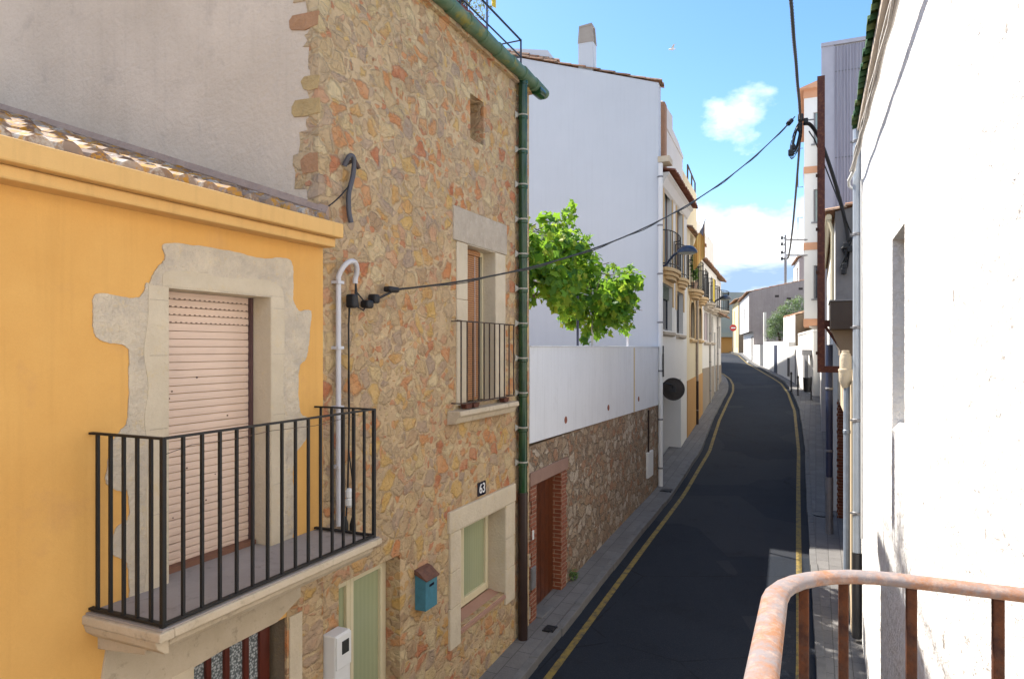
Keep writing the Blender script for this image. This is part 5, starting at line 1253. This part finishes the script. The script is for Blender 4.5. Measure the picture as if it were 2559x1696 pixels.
# little things on the far pavement
t = thing('litter_bin', 'black litter bin on a post on the far right pavement', 'bin', W, (13.25, 30.6, -2.35))
b = MB(); b.lathe((13.25, 30.6, -1.98), [(.14, 0), (.17, .04), (.19, .6), (.2, .64), (.17, .64)], 14); b.build('body', 'bin', t, smooth=True)
b = MB(); b.tube([(13.42, 30.62, -2.4), (13.42, 30.62, -1.3)], .03, 6); b.lathe((13.42, 30.62, -2.36), [(.08, 0), (.08, .04), (.03, .06)], 8); b.build('post', 'bin', t)
for i, (x, y, lab) in enumerate(((13.5, 33.0, 'thin black bollard farthest from the litter bin'), (13.28, 31.7, 'thin black bollard next to the litter bin'))):
    z = g(y)
    t = thing('bollard', lab, 'bollard', W, (x, y, z), 'thin black bollards')
    b = MB(); b.lathe((x, y, z - .02), [(.06, 0), (.06, .05), (.035, .08), (.035, .8), (.05, .83), (.05, .9), (.02, .94)], 10); b.build('post', 'bin', t, smooth=True)
t = thing('gull', 'white gull gliding in the blue sky', 'bird', W, (14.0, 60, 26))
bx_, by_, bz_ = 14.05, 60.0, 26.2
b = MB(); b.tube([(bx_ - .28, by_, bz_ - .03), (bx_ - .2, by_, bz_), (bx_, by_, bz_ + .02), (bx_ + .2, by_, bz_ + .04), (bx_ + .34, by_, bz_ + .05)], [.03, .07, .09, .06, .02], 8)
for s in (-1, 1):
    b.add([(bx_ - .1, by_, bz_ + .03), (bx_ + .12, by_, bz_ + .05), (bx_ + .16, by_ + s * .45, bz_ + .24), (bx_ + .02, by_ + s * .42, bz_ + .24), (bx_ + .3, by_ + s * .8, bz_ + .16)], [(0, 1, 2, 3), (3, 2, 4)])
b.build('body', plain('gull_white', (.8, .8, .8), .7, 0, .05), t, smooth=True)

# ================================================================== GROUND, ROAD, PAVEMENTS
LYL = [(-30, -16.67), (0, -3.32), (17, 4.24), (21.5, 6.22), (26.5, 8.05), (31, 9.83), (33.5, 10.85), (35.5, 11.5), (38, 12.15), (41, 12.7), (45, 13.2), (52, 14.6), (60, 16.6), (70, 19.2), (77, 21)]
RYL = [(-30, -13.4), (0, -.10), (9, 3.80), (12.3, 5.17), (14.7, 6.17), (18, 7.55), (21.5, 9.03), (28.5, 11.80), (33, 13.35), (36, 14.2), (41, 15.25), (45, 16.15), (50, 17.25), (60, 19.9), (70, 22.5), (77, 24.3)]
LFT = [(-30, -17.42), (17.69, 3.80), (36.3, 11.17), (38, 11.6), (45, 12.2), (77, 20.2)]
RFT = [(-30, -12.73), (9.5, 4.85), (14, 6.7), (26, 12.05), (31.5, 13.95), (34.6, 14.5), (37, 15.0), (42, 16.0), (50, 17.7), (66, 22.0), (77, 24.8)]
Ys = [-30, -10, 0, 3, 5, 6.5, 8] + [8.5 + .6 * i for i in range(60)] + [46, 48, 50, 53, 56, 60, 64, 68, 72, 77.3]
def strip(name, fl, fr, dzl, dzr, mat, n=1, kind='structure'):
    b = MB(); rows = []
    for Y in Ys:
        z = g(Y); xl, xr = fl(Y), fr(Y)
        rows.append([(xl + (xr - xl) * i / n, Y, z + dzl + (dzr - dzl) * i / n) for i in range(n + 1)])
    vs = [p for r in rows for p in r]; k = n + 1
    b.add(vs, [(i * k + j, i * k + j + 1, (i + 1) * k + j + 1, (i + 1) * k + j) for i in range(len(rows) - 1) for j in range(n)])
    o = b.build(name, mat, None, W, base=(0, 0, 0)); tag(o, kind=kind); return o
lk = lambda Y: tab(LYL, Y) - .24
rk = lambda Y: tab(RYL, Y) + .20
strip('road', lambda Y: lk(Y) - .05, lambda Y: rk(Y) + .05, -.115, -.115, 'asphalt', 4)
strip('road_marking', lambda Y: tab(LYL, Y) - .052, lambda Y: tab(LYL, Y) + .052, -.1105, -.1105, 'line')
strip('road_marking', lambda Y: tab(RYL, Y) - .052, lambda Y: tab(RYL, Y) + .052, -.1105, -.1105, 'line')
strip('pavement', lambda Y: tab(LFT, Y) - .4, lambda Y: lk(Y) - .12, 0.0, -.005, 'paving')
strip('pavement', lambda Y: rk(Y) + .12, lambda Y: tab(RFT, Y) + .5, -.005, 0.0, 'paving')
def kerb(fn, sg):
    b = MB(); Y = -6.0
    while Y < 76:
        Y2 = Y + .82; e = random.uniform(-.008, .008); h = random.uniform(-.006, .006)
        q = [(fn(Y + .006), Y + .006), (fn(Y2), Y2)]; w = .122 * sg
        za, zb = g(Y) + h, g(Y2) + h
        (xa, ya), (xb, yb) = q; xa += e; xb += e
        b.add([(xa, ya, za - .2), (xb, yb, zb - .2), (xb, yb, zb + .0), (xa, ya, za + .0), (xa + w, ya, za - .2), (xb + w, yb, zb - .2), (xb + w, yb, zb + .006), (xa + w, ya, za + .006)],
              [(0, 1, 2, 3), (4, 5, 6, 7), (3, 2, 6, 7), (0, 3, 7, 4), (1, 2, 6, 5)]); Y = Y2
    o = b.build('kerb', 'kerb', None, W, base=(0, 0, 0), bevel=.008); tag(o, kind='structure')
kerb(lk, -1); kerb(rk, 1)
b = MB(); b.quad((-400, -300, -5.6), (500, -300, -5.6), (500, 40, -5.6), (-400, 40, -5.6)); b.quad((-400, 40, -5.6), (500, 40, -5.6), (500, 78, -.8), (-400, 78, -.8)); b.quad((-400, 78, -.8), (500, 78, -.8), (500, 900, -.8), (-400, 900, -.8))
tag(b.build('ground', 'soil', None, W, base=(0, 0, 0)), kind='structure')
def on_ground(name, label, cat, x, y, r, square=False):
    z = g(A.world(x, y)[1]) if True else 0
    t = thing(name, label, cat, A, (x, y, z))
    b = MB()
    if square:
        b.box(x - r, x + r, y - r * .8, y + r * .8, z - .02, z + .014)
        for i in range(5): b.box(x - r * .8, x + r * .8, y - r * .6 + i * r * .28, y - r * .6 + i * r * .28 + .01, z + .0135, z + .019)
    else: b.lathe((x, y, z), [(r, -.02), (r, .012), (r * .9, .014), (r * .88, .01), (.02, .01)], 24)
    b.build('lid', plain('cast_iron', (.03, .03, .033), .5, .4, .3, 20, .4), t)
on_ground('drain_grate', 'small dark drain grate in the pavement below the brown pipe', 'grate', 8.95, -.32, .10, True)
on_ground('drain_grate', 'dark drain lid at the foot of the white downpipe', 'grate', 17.35, -.28, .18, True)
on_ground('manhole_cover', 'round dark manhole cover in the right pavement', 'manhole cover', 16.6, -3.85, .24)
# weeds along the wall foot
t = thing('weed_clump', 'green weeds growing at the foot of the brick door jamb', 'weeds', A, (10.75, -.05, -3.9))
crown([(10.75, -.05, gf(A, 10.75, -.05) + .1, .12, .06, .12), (10.9, -.05, gf(A, 10.9, -.05) + .05, .1, .05, .08)], 120, .07, 0, 1, 5).build('leaves', 'pot_leaf', t)
b = MB(); b.tube([(10.75, -.03, -4.0), (10.76, -.06, -3.75)], .006, 4); b.build('stem', 'bark', t)

# ================================================================== SKY, SUN, CAMERA
AZ, EL = rad(70), rad(51.8)       # azimuth from the street direction towards the left, elevation
hx = math.cos(AZ) * A.dx - math.sin(AZ) * A.dy; hy_ = math.cos(AZ) * A.dy + math.sin(AZ) * A.dx
S = Vector((hx * math.cos(EL), hy_ * math.cos(EL), math.sin(EL)))
sun = bpy.data.lights.new('sun', 'SUN'); sun.energy = 5.0; sun.angle = rad(.55); sun.color = (1, .93, .83)
so = bpy.data.objects.new('sun', sun); C.objects.link(so); so.rotation_euler = S.to_track_quat('Z', 'Y').to_euler()
w = bpy.data.worlds.new('World'); bpy.context.scene.world = w; w.use_nodes = True
nt = w.node_tree; nt.nodes.clear()
sky = nd(nt, 'TexSky', sky_type='NISHITA', sun_disc=False, sun_elevation=EL, sun_rotation=math.atan2(S.x, S.y), air_density=1.0, dust_density=.6, ozone_density=1.6)
tc = nd(nt, 'TexCoord').outputs['Generated']
sep = nd(nt, 'SeparateXYZ', {0: tc})
el = sep.outputs[2]
mp = nd(nt, 'Mapping', {'Vector': tc, 'Scale': (1, 1, 1.9), 'Location': (.31, .12, .05)}).outputs[0]
n1 = noise(nt, mp, 3.2, 9, .58); n2 = noise(nt, mp, 9.0, 8, .6)
def blob(d, r, amt=1.0):
    d = Vector(d).normalized()
    dd = nd(nt, 'VectorMath', {0: tc, 1: tuple(d)}, operation='DISTANCE').outputs['Value']
    return mapr(nt, dd, r, r * .15, 0, amt)
bank = mapr(nt, el, .245, .13, 0, 1.0)                      # cumulus bank low over the roofs
den = math_(nt, 'ADD', math_(nt, 'MULTIPLY', bank, .62), math_(nt, 'MULTIPLY', n1, .95))
den = math_(nt, 'ADD', den, math_(nt, 'MULTIPLY', blob((.357, 1, .368), .10), .37))
den = math_(nt, 'ADD', den, math_(nt, 'MULTIPLY', n2, .48))
den = math_(nt, 'ADD', den, math_(nt, 'MULTIPLY', mapr(nt, sep.outputs[1], .1, -.35), .34))  # unseen clouds added behind the camera to whiten and brighten shaded walls
cov = mapr(nt, den, .98, 1.26)
white = mixc(nt, mapr(nt, n2, .35, .65), (7.2, 7.3, 7.6), (9.2, 9.2, 9.2))
gz = math_(nt, 'ADD', el, mapr(nt, noise(nt, nd(nt, 'Mapping', {'Vector': tc, 'Scale': (1, 1, 4)}).outputs[0], 4.0, 6), .3, .7, -.05, .05))
under = mixc(nt, mapr(nt, gz, .085, .16), (1.9, 2.7, 3.9), white)
hs = nd(nt, 'HueSaturation', {'Color': sky.outputs[0], 'Saturation': 1.24, 'Value': 1.05})
colr = mixc(nt, cov, hs.outputs[0], under)
bg = nd(nt, 'Background', {'Color': colr, 'Strength': .11}); nd(nt, 'OutputWorld', {'Surface': bg.outputs[0]})
cam = bpy.data.cameras.new('camera'); cam.sensor_width = 36; cam.lens = 36 * 1577 / 2366; cam.shift_y = (803 - 784) / 2366; cam.clip_start = .05; cam.clip_end = 2000
co = bpy.data.objects.new('camera', cam); C.objects.link(co); co.location = (0, 0, EYE); co.rotation_euler = (rad(90), 0, 0)
sc = bpy.context.scene; sc.camera = co
sc.view_settings.view_transform = 'Standard'; sc.view_settings.look = 'None'; sc.view_settings.exposure = 1.28; sc.view_settings.gamma = 1
